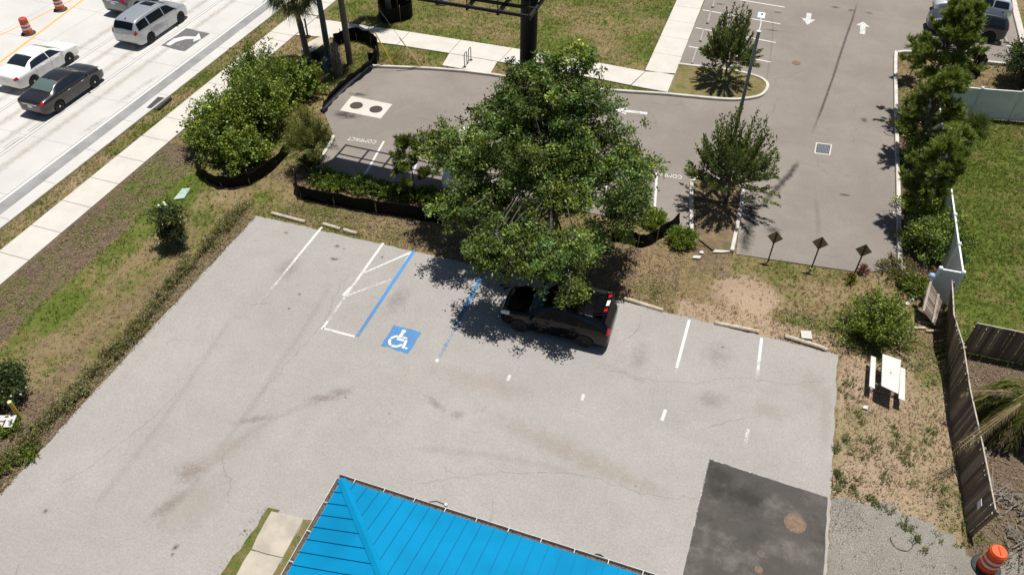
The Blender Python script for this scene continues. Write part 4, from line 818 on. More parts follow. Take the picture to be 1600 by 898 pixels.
# ================================================================== BUILDING with the blue hip roof
ROOFM = M('blue_metal_roof', (.0, .20, .40), .45, 0, .09, .7, 0, .25); ROOFS = M('blue_seam_metal', (.0, .165, .33), .5, 0, .05, 2)
GUTW = M('white_gutter_paint', (.58, .55, .51), .5, 0, .14, 5); GUTD = M('gutter_debris', (.10, .075, .055), .95, 0, .6, 25, .5); STUCCO = M('cream_stucco', (.62, .56, .45), .9, 0, .08, 5, .3)
bx0, bx1, by0, by1, ez, sl_ = -9.0, 9.6, -1.2, 10.98, 2.96, .345
bt = thing('blue_roof_building', 'low building with a bright blue standing seam hip roof and white gutters', 'building', (0, 0, 0))
w = MB(); w.prism([(bx0 + .55, by0 + .55), (bx1 - .55, by0 + .55), (bx1 - .55, by1 - .55), (bx0 + .55, by1 - .55)], -.05, ez - .1); w.build('wall', STUCCO, bt)
hw = (by1 - by0) / 2; rz = ez + hw * sl_; ym = (by0 + by1) / 2; r = MB()
V = [(bx0, by0, ez), (bx1, by0, ez), (bx1, by1, ez), (bx0, by1, ez), (bx0 + hw, ym, rz), (bx1 - hw, ym, rz)]
r.add(V, [(0, 1, 5, 4), (1, 2, 5), (2, 3, 4, 5), (3, 0, 4), (3, 2, 1, 0)]); roof = r.build('roof', ROOFM, bt)
sm = MB(); x = bx0 + .46
while x < bx1 - .1:                                        # seams of the front and rear planes
    run = min(x - bx0, bx1 - x, hw)
    for ys, yd in ((by1, -1), (by0, 1)): sm.beam((x, ys, ez + .012), (x, ys + yd * (run - .09), ez + .012 + (run - .09) * sl_), .016, .045)
    x += .405
y = by1 - .46
while y > by0 + .1:
    run = min(by1 - y, y - by0, hw)
    for xs_, xd in ((bx0, 1), (bx1, -1)): sm.beam((xs_, y, ez + .012), (xs_ + xd * (run - .09), y, ez + .012 + (run - .09) * sl_), .016, .045)
    y -= .405
nf = len(roof.data.polygons); rv = MB(); rv.add([tuple(v.co) for v in roof.data.vertices], [tuple(p.vertices) for p in roof.data.polygons]); rv.add(sm.v, sm.f); bpy.data.objects.remove(roof); roof = rv.build('roof', [ROOFM, ROOFS], bt); roof.data.polygons.foreach_set('material_index', [0] * nf + [1] * (len(roof.data.polygons) - nf)); cp = MB()
for a, b in (((bx0, by1, ez), V[4]), ((bx0, by0, ez), V[4]), ((bx1, by1, ez), V[5]), ((bx1, by0, ez), V[5]), (V[4], V[5])):
    a, b = Vector(a), Vector(b); d = (b - a).normalized(); s = Vector((-d.y, d.x, 0)).normalized(); k = len(cp.v); o = .13
    dz = -.055 if a.z != b.z else -.05
    q = [a + s * o + Vector((0, 0, dz + .05)), a + Vector((0, 0, .062)), a - s * o + Vector((0, 0, dz + .05)), b - s * o + Vector((0, 0, dz + .05)), b + Vector((0, 0, .062)), b + s * o + Vector((0, 0, dz + .05))]
    cp.add(q, [(0, 1, 4, 5), (1, 2, 3, 4)])
cp.build('hip_cap', M('blue_ridge_cap', (.0, .215, .42), .48, 0, .05, 1, 0, .22), roof, True)
# gutters
def gutter(a, b, out):
    a, b, o = Vector(a), Vector(b), Vector(out); g = MB(); z = Vector((0, 0, 1))
    for off, zz, w_, h_ in ((.005, -.09, .012, .14), (.075, -.155, .14, .012), (.145, -.075, .014, .155)): g.beam(a + o * off + z * zz, b + o * off + z * zz, w_, h_)
    L = (b - a).length; d = (b - a).normalized(); q = .55
    while q < L: p = a + d * q; g.beam(p + z * .004 + o * .01, p + z * .004 + o * .145, .022, .008); q += .98
    go = g.build('gutter', GUTW, bt); db = MB(); db.beam(a + o * .075 + z * -.12, b + o * .075 + z * -.12, .11, .045); db.build('gutter_debris', GUTD, go)
gutter((bx0 - .15, by1, ez), (bx1 + .15, by1, ez), (0, 1, 0)); gutter((bx0, by0, ez), (bx0, by1 - .002, ez), (-1, 0, 0)); gutter((bx1, by0, ez), (bx1, by1 - .002, ez), (1, 0, 0))
BLK = M('black_paint', (.012, .012, .013), .45); DKM = M('dark_metal', (.03, .03, .032), .5, .3)
for px, py, kind in ((697, 790, 'arm'), (935, 871, 'dome'), (992, 893, 'dome')):
    p = G(px, py, 2.6)
    if kind == 'arm':
        m_ = MB(); m_.tube([(p.x - .75, by1 + .16, 2.72), (p.x - .3, p.y + .0, 2.70), (p.x, p.y, 2.66)], .018, 6); o = m_.build('lamp_arm', BLK, bt); h = MB(); h.lathe([(.02, .03), (.05, .02), (.06, -.05), (.02, -.08)], 10, (p.x, p.y, 2.68)); h.build('lamp_head', GUTW, o, True)
    else:
        m_ = MB(); m_.lathe([(.0, .16), (.06, .15), (.10, .08), (.22, .0), (.23, -.03), (.2, -.04)], 18, (p.x, p.y - .06, 2.55)); o = m_.build('wall_lamp', BLK, bt, True); a = MB(); a.tube([(p.x, by1 - .56, 2.75), (p.x, p.y - .3, 2.85), (p.x, p.y - .06, 2.7)], .018, 6); a.build('lamp_arm', BLK, o)

# ================================================================== CARS
GLASS = N('car_glass').done((.012, .018, .024), .06, 0, .6); GLASS2 = N('tinted_glass').done((.005, .006, .008), .06, 0, .3)
TYRE = M('tyre_rubber', (.018, .018, .018), .85, 0, .2, 10); TRIMD = M('dark_trim', (.02, .02, .021), .6); CHROME = N('chrome').done((.75, .75, .76), .15, 1)
RIM = N('alloy_rim').done((.55, .55, .56), .3, .9); RIMD = N('dark_rim').done((.03, .03, .032), .35, .5); RIMB = N('bronze_rim').done((.5, .4, .32), .35, .7)
RED = N('tail_light_red').done((.45, .01, .015), .15, 0, .6); LAMP = N('clear_lamp').done((.7, .72, .74), .1, 0, .7); PLATE = M('number_plate', (.8, .8, .8), .5)
def cr(a, b, c, d, t): return .5 * (2 * b + (c - a) * t + (2 * a - 5 * b + 4 * c - d) * t * t + (3 * b - a - 3 * c + d) * t ** 3)
class Surf:
    """car body: stations along x, half ring of 8 control points; mirrored; Catmull-Rom both ways"""
    def __init__(s, st):
        s.n = len(st); P = []
        for x, zb, wl, wb, zbe, zt, wt in st:
            h = zt - zbe
            P.append([(x, 0, zb), (x, wl * .88, zb), (x, wl * .985, zb + .1), (x, (wl + wb) / 2 * 1.01, (zb + zbe) / 2 + .06), (x, wb, zbe), (x, wt + (wb - wt) * .18, zbe + h * .84), (x, wt * .86, zt - .012), (x, 0, zt + .012)])
        s.P = np.array(P)
    def at(s, u, v):
        y = 1
        if v > 7: v = 14 - v; y = -1
        def row(i):
            i = min(max(i, 0), s.n - 1); R = s.P[i]; j = min(int(v), 6); t = v - j
            g = lambda k: R[k] if 0 <= k <= 7 else (R[1] * [1, -1, 1] if k < 0 else R[6] * [1, -1, 1])
            return cr(g(j - 1), g(j), g(j + 1), g(j + 2), t)
        i = min(int(u), s.n - 2); t = u - i; p = cr(row(i - 1), row(i), row(i + 1), row(i + 2), t); p = np.array(p); p[1] *= y; return p
    def body(s, k=3, m=3):
        us = [i / k for i in range((s.n - 1) * k + 1)]; vs_ = [j / m for j in range(14 * m)]; nv = len(vs_); V = [s.at(u, v) for u in us for v in vs_]; F = []
        for i in range(len(us) - 1):
            for j in range(nv): F.append((i * nv + j, (i + 1) * nv + j, (i + 1) * nv + (j + 1) % nv, i * nv + (j + 1) % nv))
        F.append(tuple(range(nv))); F.append(tuple((len(us) - 1) * nv + j for j in range(nv - 1, -1, -1))); return V, F
    def patch(s, u0, u1, v0, v1, off=.006, k=12, m=6, mirror=False, shape=None):
        V = []; F = []
        for i in range(k + 1):
            for j in range(m + 1):
                a, b = i / k, j / m
                u = u0 + (u1 - u0) * a; v = v0 + (v1 - v0) * b
                if shape: u, v = shape(a, b)
                p = s.at(u, v); e = 1e-2; du = s.at(min(u + e, s.n - 1), v) - s.at(max(u - e, 0), v); dv = s.at(u, v + e) - s.at(u, v - e); n = np.cross(du, dv); n /= np.linalg.norm(n) + 1e-9
                c = np.array([p[0], 0, .7]); n = n if n @ (p - c) > 0 else -n
                p = p + n * off; V.append(p * ([1, -1, 1] if mirror else [1, 1, 1]))
        for i in range(k):
            for j in range(m): F.append((i * (m + 1) + j, (i + 1) * (m + 1) + j, (i + 1) * (m + 1) + j + 1, i * (m + 1) + j + 1))
        return V, F
SEDAN = [(-2.46, .50, .62, .68, .80, .88, .52), (-2.40, .34, .80, .82, .90, 1.00, .66), (-2.15, .27, .89, .89, .95, 1.07, .72), (-1.80, .24, .91, .92, .96, 1.10, .73), (-1.50, .23, .92, .93, .97, 1.15, .68), (-1.05, .22, .92, .93, .98, 1.35, .61), (-.60, .22, .92, .93, .98, 1.43, .59), (0, .22, .92, .93, .97, 1.45, .60), (.45, .22, .92, .92, .96, 1.41, .61), (.85, .22, .92, .92, .95, 1.24, .66), (1.22, .23, .92, .91, .93, 1.03, .74), (1.65, .24, .91, .89, .88, .98, .70), (2.10, .26, .88, .85, .80, .90, .62), (2.35, .30, .78, .76, .68, .78, .52), (2.45, .42, .60, .58, .58, .64, .40)]
VAN = [(-2.58, .52, .72, .76, .90, 1.05, .58), (-2.53, .36, .88, .90, 1.00, 1.20, .66), (-2.42, .28, .95, .95, 1.05, 1.40, .70), (-2.18, .24, .98, .98, 1.06, 1.64, .70), (-1.70, .23, .99, .99, 1.06, 1.72, .71), (-1.0, .22, .99, .99, 1.05, 1.75, .72), (-.3, .22, .99, .99, 1.04, 1.75, .72), (.35, .22, .99, .99, 1.03, 1.72, .71), (.85, .22, .99, .98, 1.02, 1.58, .72), (1.30, .22, .98, .97, 1.02, 1.30, .78), (1.68, .23, .98, .95, 1.00, 1.10, .80), (2.05, .24, .96, .92, .94, 1.03, .72), (2.35, .27, .90, .86, .84, .92, .60), (2.52, .33, .78, .74, .70, .78, .48), (2.58, .44, .60, .58, .58, .64, .40)]
SUV = [(-2.36, .55, .70, .74, .92, 1.06, .58), (-2.30, .40, .86, .88, 1.02, 1.22, .66), (-2.18, .32, .93, .94, 1.07, 1.42, .69), (-1.95, .28, .95, .95, 1.08, 1.62, .67), (-1.45, .27, .95, .95, 1.08, 1.68, .67), (-.8, .26, .95, .95, 1.07, 1.71, .68), (-.1, .26, .95, .95, 1.06, 1.71, .68), (.4, .26, .95, .95, 1.05, 1.66, .68), (.8, .26, .95, .94, 1.04, 1.46, .70), (1.12, .27, .95, .93, 1.03, 1.18, .77), (1.5, .28, .95, .92, 1.0, 1.12, .74), (1.95, .30, .92, .89, .95, 1.06, .68), (2.22, .34, .84, .81, .82, .92, .58), (2.34, .46, .66, .64, .70, .76, .46)]
def car(name, label, loc, heading, kind, paint, rim=None, group=None, glass=None, plate=True, rails=False, scale=(1, 1, 1), sunroof=False, chrome=False, cat='car', rear_gl=None, red=None, openback=False, screen=None):
    t = thing(name, label, cat, loc, heading, group); t.scale = scale; st = {'sedan': SEDAN, 'van': VAN, 'suv': SUV}[kind]; S = Surf(st); glass = glass or GLASS; rim = rim or RIM
    ax = {'sedan': (-1.42, 1.40), 'van': (-1.50, 1.56), 'suv': (-1.36, 1.42)}[kind]; R = {'sedan': .335, 'van': .35, 'suv': .37}[kind]; hw_ = {'sedan': .92, 'van': .985, 'suv': .945}[kind]
    V, F = S.body(); mb = MB(); mb.add(V, F); body = mb.build('body', [paint, TRIMD], t, True)
    b = bmesh.new(); b.from_mesh(body.data); bmesh.ops.recalc_face_normals(b, faces=b.faces); b.to_mesh(body.data); b.free()
    # wheel arches cut out of the body
    cut = MB()
    for x in ax:
        cut.add([(x + (R + .06) * math.cos(2 * math.pi * k / 24), y, R + (R + .06) * math.sin(2 * math.pi * k / 24)) for y in (-1.3, 1.3) for k in range(24)], [tuple(range(23, -1, -1)), tuple(range(24, 48))] + [(k, (k + 1) % 24, 24 + (k + 1) % 24, 24 + k) for k in range(24)])
    co = cut.build('cut', [TRIMD], None); bmx = bmesh.new(); bmx.from_mesh(co.data); bmesh.ops.recalc_face_normals(bmx, faces=bmx.faces); bmx.to_mesh(co.data); bmx.free()
    md = body.modifiers.new('arch', 'BOOLEAN'); md.object = co; md.operation = 'DIFFERENCE'; md.solver = 'EXACT'; md.material_mode = 'TRANSFER'
    pm = body.parent; body.parent = None; dg = bpy.context.evaluated_depsgraph_get(); nm = bpy.data.meshes.new_from_object(body.evaluated_get(dg)); body.modifiers.clear(); body.data = nm; bpy.data.objects.remove(co); body.parent = pm
    nm.set_sharp_from_angle(angle=rad(40)); 
    for p in nm.polygons:
        c = p.center
        if c.z < .30 or any(abs(math.hypot(c.x - x, c.z - R) - (R + .06)) < .02 and abs(p.normal.y) < .5 for x in ax): p.material_index = min(1, len(nm.materials) - 1)
    nm.materials.clear(); nm.materials.append(paint); nm.materials.append(TRIMD)
    # wheels
    for x in ax:
        for s in (-1, 1):
            w = MB(); ty = [(R * .62, -.11), (R * .93, -.115), (R, -.08), (R, .08), (R * .93, .115), (R * .62, .11)]; w.lathe(ty, 28); me_rot = Matrix.Rotation(math.pi / 2, 4, 'X')
            w.v = [tuple(me_rot @ Vector(v)) for v in w.v]; wo = w.build('wheel', TYRE, t, True, (x, s * (hw_ - .115), R)); rm = MB(); rm.lathe([(R * .66, .0), (R * .66, .105), (R * .6, .1), (R * .58, .06)], 24)
            for k in range(10 if rim is not RIM else 5):
                a = 2 * math.pi * k / (10 if rim is not RIM else 5); rm.beam((.03 * math.cos(a), .03 * math.sin(a), .095), (R * .62 * math.cos(a), R * .62 * math.sin(a), .095), .05 if rim is RIM else .028, .03)
            rm.lathe([(.06, .05), (.06, .115), (.0, .12)], 12); Q = Matrix.Rotation(math.pi / 2 * (-1 if s > 0 else 1), 4, 'X'); rm.v = [tuple(Q @ Vector(v)) for v in rm.v]; rm.build('rim', rim, wo, False); dk = MB(); dk.lathe([(.02, .055), (R * .6, .055), (R * .6, .05)], 20); dk.v = [tuple(Q @ Vector(v)) for v in dk.v]; dk.build('brake_disc', TRIMD, wo)
    n = S.n; rg = rear_gl or glass
    if kind == 'sedan': ws, rw, sg = (8.2, 9.9, 5.6), (4.15, 5.85, 5.6), (4.4, 9.6); split = (7.15,)
    elif kind == 'van': ws, rw, sg = (7.45, 9.7, 5.6), (1.2, 2.8, 5.7), (2.7, 9.2); split = (4.6, 6.7)
    else: ws, rw, sg = (7.25, 8.9, 5.6), (1.15, 2.8, 5.7), (2.75, 8.6); split = (4.6, 6.3)
    p = MB(); p.add(*S.patch(ws[0], ws[1], ws[2], 14 - ws[2], m=14)); p.build('windscreen', screen or glass, t, True)
    if openback:
        p = MB(); p.add(*S.patch(.9, 2.75, 5.2, 8.8, .006, 12, 14)); p.build('cargo_opening', CARGO, t, True)
        h0, h1 = Vector((-1.55, 0, 1.70)), Vector((-2.12, 0, 1.98)); d = (h1 - h0).normalized(); nz = Vector((d.z, 0, -d.x)); nz = nz if nz.z > 0 else -nz; ry = math.atan2(-d.z, d.x)
        def sl(u, y, w_, l_, o, th): m_ = MB(); c = h0 + (h1 - h0) * u + nz * o; m_.box((c.x, y, c.z), (l_, w_, th), ry=ry); return m_
        tg = sl(.5, 0, 1.28, .66, 0, .05).build('tailgate', paint, t, bevel=.015); sl(.32, 0, 1.06, .34, .027, .01).build('tailgate_window', GLASS2, tg); sl(.86, 0, .32, .14, .032, .012).build('number_plate', PLATE, tg)
        for y in (-.42, .42): sl(.84, y, .2, .15, .03, .03).build('tail_light', RED, tg, bevel=.008)
    else: p = MB(); p.add(*S.patch(rw[0], rw[1], rw[2], 14 - rw[2], m=14)); p.build('rear_window', rg, t, True)
    for mir in (False, True):
        ed = [sg[0]] + list(split) + [sg[1]]
        for i in range(len(ed) - 1):
            u0, u1 = ed[i] + (.06 if i else 0), ed[i + 1] - (.06 if i < len(ed) - 2 else 0)
            fr, la = i == 0, i == len(ed) - 2
            def shp(a, b_, u0=u0, u1=u1, fr=fr, la=la):
                lo = u0 + (b_ * .55 if fr and kind == 'sedan' else b_ * .25 if fr else 0); hi = u1 - (b_ * 1.35 if la else 0); return lo + (hi - lo) * a, 4.16 + .74 * b_
            p = MB(); p.add(*S.patch(u0, u1, 4.1, 4.9, .007, 10, 5, mir, shp)); p.build('side_window', glass, t, True)
        if chrome:
            q = [S.at(sg[0] + (sg[1] - sg[0]) * i / 14, 4.12) for i in range(15)]; q = [(a[0], (a[1] + .008) * (-1 if mir else 1), a[2]) for a in q]; c_ = MB(); c_.tube(q, .009, 4); c_.build('chrome_strip', CHROME, t)
        sg_ = -1 if mir else 1
        for i, ud in enumerate(({'sedan': (6.2, 8.3), 'van': (5.3, 7.2), 'suv': (4.9, 6.6)}[kind])):
            a = S.at(ud, 3.75); h = MB(); h.box((a[0], (a[1] + .012) * sg_, a[2]), (.2, .03, .03)); h.build('door_handle', CHROME if chrome else paint, t)
        um = {'sedan': 9.35, 'van': 8.9, 'suv': 8.3}[kind]; a = S.at(um, 4.1); mm = MB(); mm.box((a[0], (a[1] + .12) * sg_, a[2] + .06), (.12, .2, .13)); mm.build('mirror', paint, t, bevel=.03)
        tl = {'sedan': (.35, 1.6, 3.75, 4.75), 'van': (.35, 1.9, 3.95, 4.55), 'suv': (.35, 1.7, 3.9, 5.0)}[kind]; p = MB(); p.add(*S.patch(tl[0], tl[1], tl[2], tl[3], .008, 5, 5, mir)); p.build('tail_light', red or RED, t, True)
        p = MB(); p.add(*S.patch(n - 3.2, n - 1.6, 3.75, 4.5, .008, 5, 5, mir)); p.build('headlight', LAMP, t, True)
        # door shut lines
        for ud in ({'sedan': (5.0, 7.2, 9.5), 'van': (4.6, 6.7, 8.9), 'suv': (3.3, 5.0, 6.6, 8.3)[:4]}[kind]):
            q = [S.at(ud, 1.9 + 2.2 * i / 8) for i in range(9)]; d = MB(); d.tube([(a[0], (a[1] + .001) * sg_, a[2]) for a in q], .006, 4, False); d.build('shut_line', TRIMD, t)
        if rails: q = [S.at(3.2 + i * .45, 6.0) for i in range(9)]; d = MB(); d.tube([(a[0], a[1] * sg_, a[2] + .035) for a in q], .018, 5); d.build('roof_rail', CHROME if chrome else TRIMD, t)
    xr = st[0][0]; pz = {'sedan': .72, 'van': .86, 'suv': .95}[kind]
    if plate and not openback: a = MB(); a.box((xr - .004, 0, pz), (.015, .31, .16)); a.build('number_plate', PLATE, t)
    a = MB(); a.box((xr + .09, 0, .42), (.12, 1.45, .16)); a.build('bumper', TRIMD, t, bevel=.03)
    a = MB(); a.box((st[-1][0] - .05, 0, .44), (.1, 1.0, .18)); a.build('grille', TRIMD, t, bevel=.02)
    if chrome: a = MB(); a.box((xr + .004, 0, pz + .13), (.03, 1.0, .035)); a.build('chrome_strip', CHROME, t)
    if sunroof:
        u0, u1 = {'van': (6.2, 7.1), 'suv': (5.3, 6.6), 'sedan': (6.7, 7.6)}[kind]; a = MB(); a.add(*S.patch(u0, u1, 6.35, 7.65, .006, 4, 8)); a.build('sunroof', GLASS2, t, True)
    fn = MB(); a = S.at({'sedan': 5.9, 'van': 3.3, 'suv': 3.4}[kind], 7); fn.box((a[0], 0, a[2] + .03), (.16, .05, .06), taper=.5); fn.build('roof_antenna', TRIMD if kind == 'van' else paint, t); return t
CARGO = M('cargo_dark', (.006, .006, .006), .9)
def paintm(name, col, metal=.0, rough=.28, coat=.8): 
    n = N(name); n.b.inputs['Coat Weight'].default_value = coat; n.b.inputs['Coat Roughness'].default_value = .05
    return n.done(n.mix(n.noise(2.5, 3), mul(col, .93), mul(col, 1.05)), rough, metal, .5 if coat > .5 else .25)
P_BROWN = paintm('dark_brown_paint', (.028, .023, .024), .35); P_WHITE = paintm('pearl_white_paint', (.78, .77, .73)); P_SILVER = paintm('silver_paint', (.46, .48, .49), .5); P_GREY = paintm('grey_paint', (.16, .175, .19), .5); P_BLACK = paintm('black_car_paint', (.003, .003, .004), 0, .14, .3); P_CHAR = paintm('charcoal_paint', (.045, .047, .055), .3)
up90 = math.pi / 2; CG = 'cars on the concrete road'
car('sedan', 'dark brown sedan driving in the nearside lane of the concrete road', (-36.95, 29.98, .012), up90, 'sedan', P_BROWN, RIM, CG, chrome=True, rear_gl=N('pale_rear_glass').done((.10, .14, .13), .1, 0, .6))
car('sedan', 'white sedan beside the dark one, cut by the left edge of the photo', (-40.28, 31.75, .012), up90, 'sedan', P_WHITE, RIMB, CG, scale=(1.02, 1, 1))
car('minivan', 'silver minivan with a sunroof ahead of the dark sedan', (-37.42, 38.55, .012), up90, 'van', P_SILVER, RIMD, CG, sunroof=True, cat='van', glass=GLASS2)
car('suv', 'grey suv beside the silver minivan at the top edge', (-40.95, 41.7, .012), up90, 'suv', P_GREY, RIM, CG, chrome=True, glass=GLASS2)
car('suv', 'black suv parked sideways under the oak with its red tail lights in the sun', (-5.36, 22.08, .012), math.pi + .02, 'suv', P_BLACK, RIMD, None, glass=GLASS2, openback=True, scale=(.97, .97, .93), screen=N('painted_teal_reflection').done((.02, .06, .08), .05, 0, .6))  # windscreen's teal-blue reflection is painted into the glass base colour
car('sedan', 'white car half hidden beneath the oak in the front row of the car park', (-12.75, 31.0, .012), -up90 + .16, 'sedan', P_WHITE, RIM, None, glass=N('blue_glass').done((.03, .07, .12), .06, 0, .6))
car('sedan', 'charcoal car behind the tall pine at the top right', (12.2, 56.25, .012), math.pi, 'suv', P_CHAR, RIMD, 'cars at the far right of the car park')
car('sedan', 'silver white car behind the charcoal one at the top right corner', (12.7, 59.1, .012), math.pi, 'suv', paintm('ice_silver_paint', (.62, .66, .70), .3), RIMD, 'cars at the far right of the car park', rails=True)

# ================================================================== STREET FURNITURE AND FENCES
ORANGE = M('orange_plastic', (.78, .085, .01), .5, 0, .12, 5); REFL = M('reflective_white', (.62, .58, .58), .5, 0, .12, 8); RUB = M('black_rubber', (.045, .045, .05), .9, 0, .25, 12, .3)
def barrel(label, loc, tilt=0, az=0, group='orange traffic barrels', orange=ORANGE):
    t = thing('traffic_barrel', label, 'barrel', loc, az, group); b = MB(); pr = [(.30, .06)]
    for i in range(4): z = .08 + i * .23; r0 = .29 - i * .012; pr += [(r0, z), (r0, z + .19), (r0 - .014, z + .20), (r0 - .014, z + .22)]
    pr += [(.235, 1.0), (.22, 1.03), (.0, 1.035)]; o = b.build('body', orange, t) if 0 else b.lathe(pr, 28).build('body', orange, t, True)
    for z in (.335, .565): s = MB(); k = .29 - .012 * ((z - .08) / .23); s.lathe([(k - .01, z - .01), (k + .004, z), (k + .004, z + .11), (k - .01, z + .12)], 28); s.build('reflective_band', REFL, t, True)
    s = MB(); s.lathe([(.42, 0), (.44, .03), (.40, .07), (.31, .08), (.29, .06)], 28); s.build('rubber_base', RUB, t, True); h = MB(); h.box((0, 0, 1.05), (.025, .3, .05)); h.build('handle', orange, t, bevel=.008); return t
barrel('orange barrel with white bands beside the end of the wooden fence', (10.52, 16.42, -.02), az=.15)
OR2 = M('faded_orange_plastic', (.5, .085, .035), .6, 0, .2, 5)
barrel('upper orange barrel on the road at the top edge', (*G(95, 16)[:2], .012), group='barrels on the road', orange=OR2); barrel('lower orange barrel on the road near the yellow line', (*G(45, 53)[:2], .012), group='barrels on the road', orange=OR2)
# white picnic table
PICW = M('white_table_plastic', (.54, .535, .51), .55, 0, .05, 3); GALV = M('galvanised_tube', (.32, .32, .31), .5, .6)
t = thing('picnic_table', 'white picnic table with two attached benches on bare dirt', 'table', (0, 0, 0)); tb = MB()
a, b, c_, d = [G(x, y, .75) for x, y in ((1379, 552), (1408, 562), (1404, 615), (1377, 602))]; tb.prism([tuple(p[:2]) for p in (a, b, c_, d)], .72, .75); tb.build('tabletop', PICW, t, bevel=.012)
for q in (((1361, 555), (1369, 558), (1367, 607), (1358, 603)), ((1407, 573), (1415, 576), (1414, 626), (1404, 622))): s = MB(); s.prism([tuple(G(x, y, .45)[:2]) for x, y in q], .42, .45); s.build('bench', PICW, t, bevel=.01)
MB().lathe([(0, .004), (.03, .003), (.03, -.01)], 10, tuple((a + b + c_ + d) / 4)).build('umbrella_hole', BLK, t)
xl, xr_ = 6.80, 7.98
for yy in (22.75, 23.7):
    f = MB(); f.tube([(xl + .05, yy, .40), (xl - .02, yy, .02), (xl + .5, yy, .02)], .022, 6); f.tube([(7.2, yy, .70), (7.0, yy, .02)], .022, 6); f.tube([(7.65, yy, .70), (7.8, yy, .02)], .022, 6); f.tube([(xl, yy, .02), (xr_ + .1, yy, .02)], .022, 6); f.tube([(xl, yy, .39), (xr_, yy, .39)], .022, 6); f.tube([(7.95, yy, .40), (7.95, yy, .02)], .022, 6); f.build('frame', GALV, t)
# concrete wheel stops
def wheelstop(label, a, b, mat, parent=None, group='concrete wheel stops', h=.12, w=.17):
    a, b = Vector((a[0], a[1])), Vector((b[0], b[1])); c = (a + b) / 2; t = thing('wheel_stop', label, 'wheel stop', (c.x, c.y, 0), math.atan2((b - a).y, (b - a).x), group); return t
def ws_mesh(label, a, b, mat, group, h=.12, w=.18):
    a, b = Vector((a[0], a[1])), Vector((b[0], b[1])); c = (a + b) / 2; L = (b - a).length; m_ = MB()
    m_.add([(x, y * k, z) for x in (-L / 2, L / 2) for y, z, k in ((-w / 2, 0, 1), (w / 2, 0, 1), (w / 2, h * .55, .95), (w / 2, h, .55), (-w / 2, h, .55), (-w / 2, h * .55, .95))], [(0, 1, 2, 3, 4, 5)[::-1], (6, 7, 8, 9, 10, 11)] + [(i, (i + 1) % 6, 6 + (i + 1) % 6, 6 + i) for i in range(6)])
    o = m_.build('wheel_stop', mat, None, False, (c.x, c.y, .0), bevel=.012); o.rotation_euler = (0, 0, math.atan2((b - a).y, (b - a).x)); return tag(o, label, 'wheel stop', group)
WSM = M('old_wheel_stop', (.44, .38, .29), .9, 0, .2, 6, .4); WSN = M('new_wheel_stop', (.30, .28, .26), .9, 0, .15, 6, .3)
g1 = 'wheel stops along the old lot\'s far edge'
for lb, a, b in (('weathered wheel stop at the far left corner of the near lot', (425, 334), (477, 348)), ('broken wheel stop, the longer piece, right of the first stall line', (505, 351), (532, 359)), ('short broken piece of wheel stop lying near the first stall line', (537, 360), (558, 366)), ('wheel stop just right of the black suv\'s tail', (975, 467), (1036, 486)), ('mottled wheel stop in shade behind the black suv', (925, 453), (960, 462)), ('wheel stop between the two short white stall lines', (1116, 505), (1185, 519)), ('wheel stop at the near lot\'s right corner by the white slab', (1226, 526), (1285, 544)), ('crumbled end piece of wheel stop nearest the picnic table', (1284, 544), (1292, 548))): ws_mesh(lb, G(*a), G(*b), WSM, g1)
g2 = 'wheel stops in the newer car park'
for lb, a, b in (('wheel stop at the top edge right of the sidewalk', (1117, -4), (1113, 13)), ('second wheel stop down beside the sidewalk', (1110, 20), (1105, 38)), ('third wheel stop down beside the sidewalk', (1099, 47), (1094, 66)), ('wheel stop nearest the rounded island by the sidewalk', (1087.5, 79), (1081, 101)), ('wheel stop nearest the white fence at the right edge', (1574, 79), (1581, 100)), ('wheel stop behind the charcoal car at the right', (1569, 58), (1573, 68)), ('wheel stop left of the narrow island in the front row', (1040, 349), (1064, 353))): ws_mesh(lb, G(*a), G(*b), WSN, g2)
def slab(name, label, cat, px, z0, z1, mat, bev=.01): o = MB().prism(xy(*px), z0, z1).build(name, mat, None, bevel=bev); return tag(o, label, cat)
slab('concrete_slab', 'square white concrete slab beside the corner wheel stop', 'slab', ((1250, 517), (1267, 518), (1269, 531), (1252, 529)), 0, .06, WALK)
slab('concrete_slab', 'small white slab lying on the dirt below the narrow island', 'slab', ((1084, 400), (1096, 401), (1093, 405), (1081, 404)), 0, .06, WALK)
# manholes, drains, lids
RUST = M('rusty_iron', (.185, .125, .085), .85, 0, .25, 14, .4); IRON = M('cast_iron', (.07, .05, .042), .7, .2, .3, 20, .5)
def manhole(label, p, r, mat, z, rim=None):
    t = thing('manhole_cover', label, 'manhole cover', (p.x, p.y, z)); m_ = MB(); m_.lathe([(0, .012), (r * .9, .012), (r * .9, .004)], 28); m_.build('lid', mat, t); q = MB(); q.lathe([(r, -.01), (r, .009), (r * .92, .010), (r * .92, -.01)], 28); q.build('ring', rim or mat, t); d = MB()
    for i in range(-4, 5):
        for j in range(-4, 5):
            if math.hypot(i, j) < 4.3: d.box((i * r * .19, j * r * .19, .0125), (r * .1, r * .1, .006))
    d.build('studs', mat, t); return t
manhole('large rust coloured manhole cover in the dark asphalt square', G(1242, 818), .36, RUST, .019); manhole('small rusty cover at the bottom edge of the dark asphalt square', G(1185, 890), .13, RUST, .019); manhole('faint round cover outline beside the small rusty one', G(1189, 866), .13, M('dusty_iron', (.13, .11, .09), .9), .019)
manhole('rusty cover in the wide drive of the car park', G(1244, 99), .27, RUST, .013)
o = MB().prism(xy((549.5, 150.5), (613, 163.5), (595, 186), (531, 173)), -.05, .02).build('manhole_slab', WALK, None, bevel=.006); tag(o, 'pale concrete slab set in the asphalt round two manholes', 'slab')
for px, py, lb in ((557, 165.5, 'left dark manhole cover in the pale concrete slab'), (587.5, 171.5, 'right dark manhole cover in the pale concrete slab')): manhole(lb, G(px, py), .37, IRON, .022)
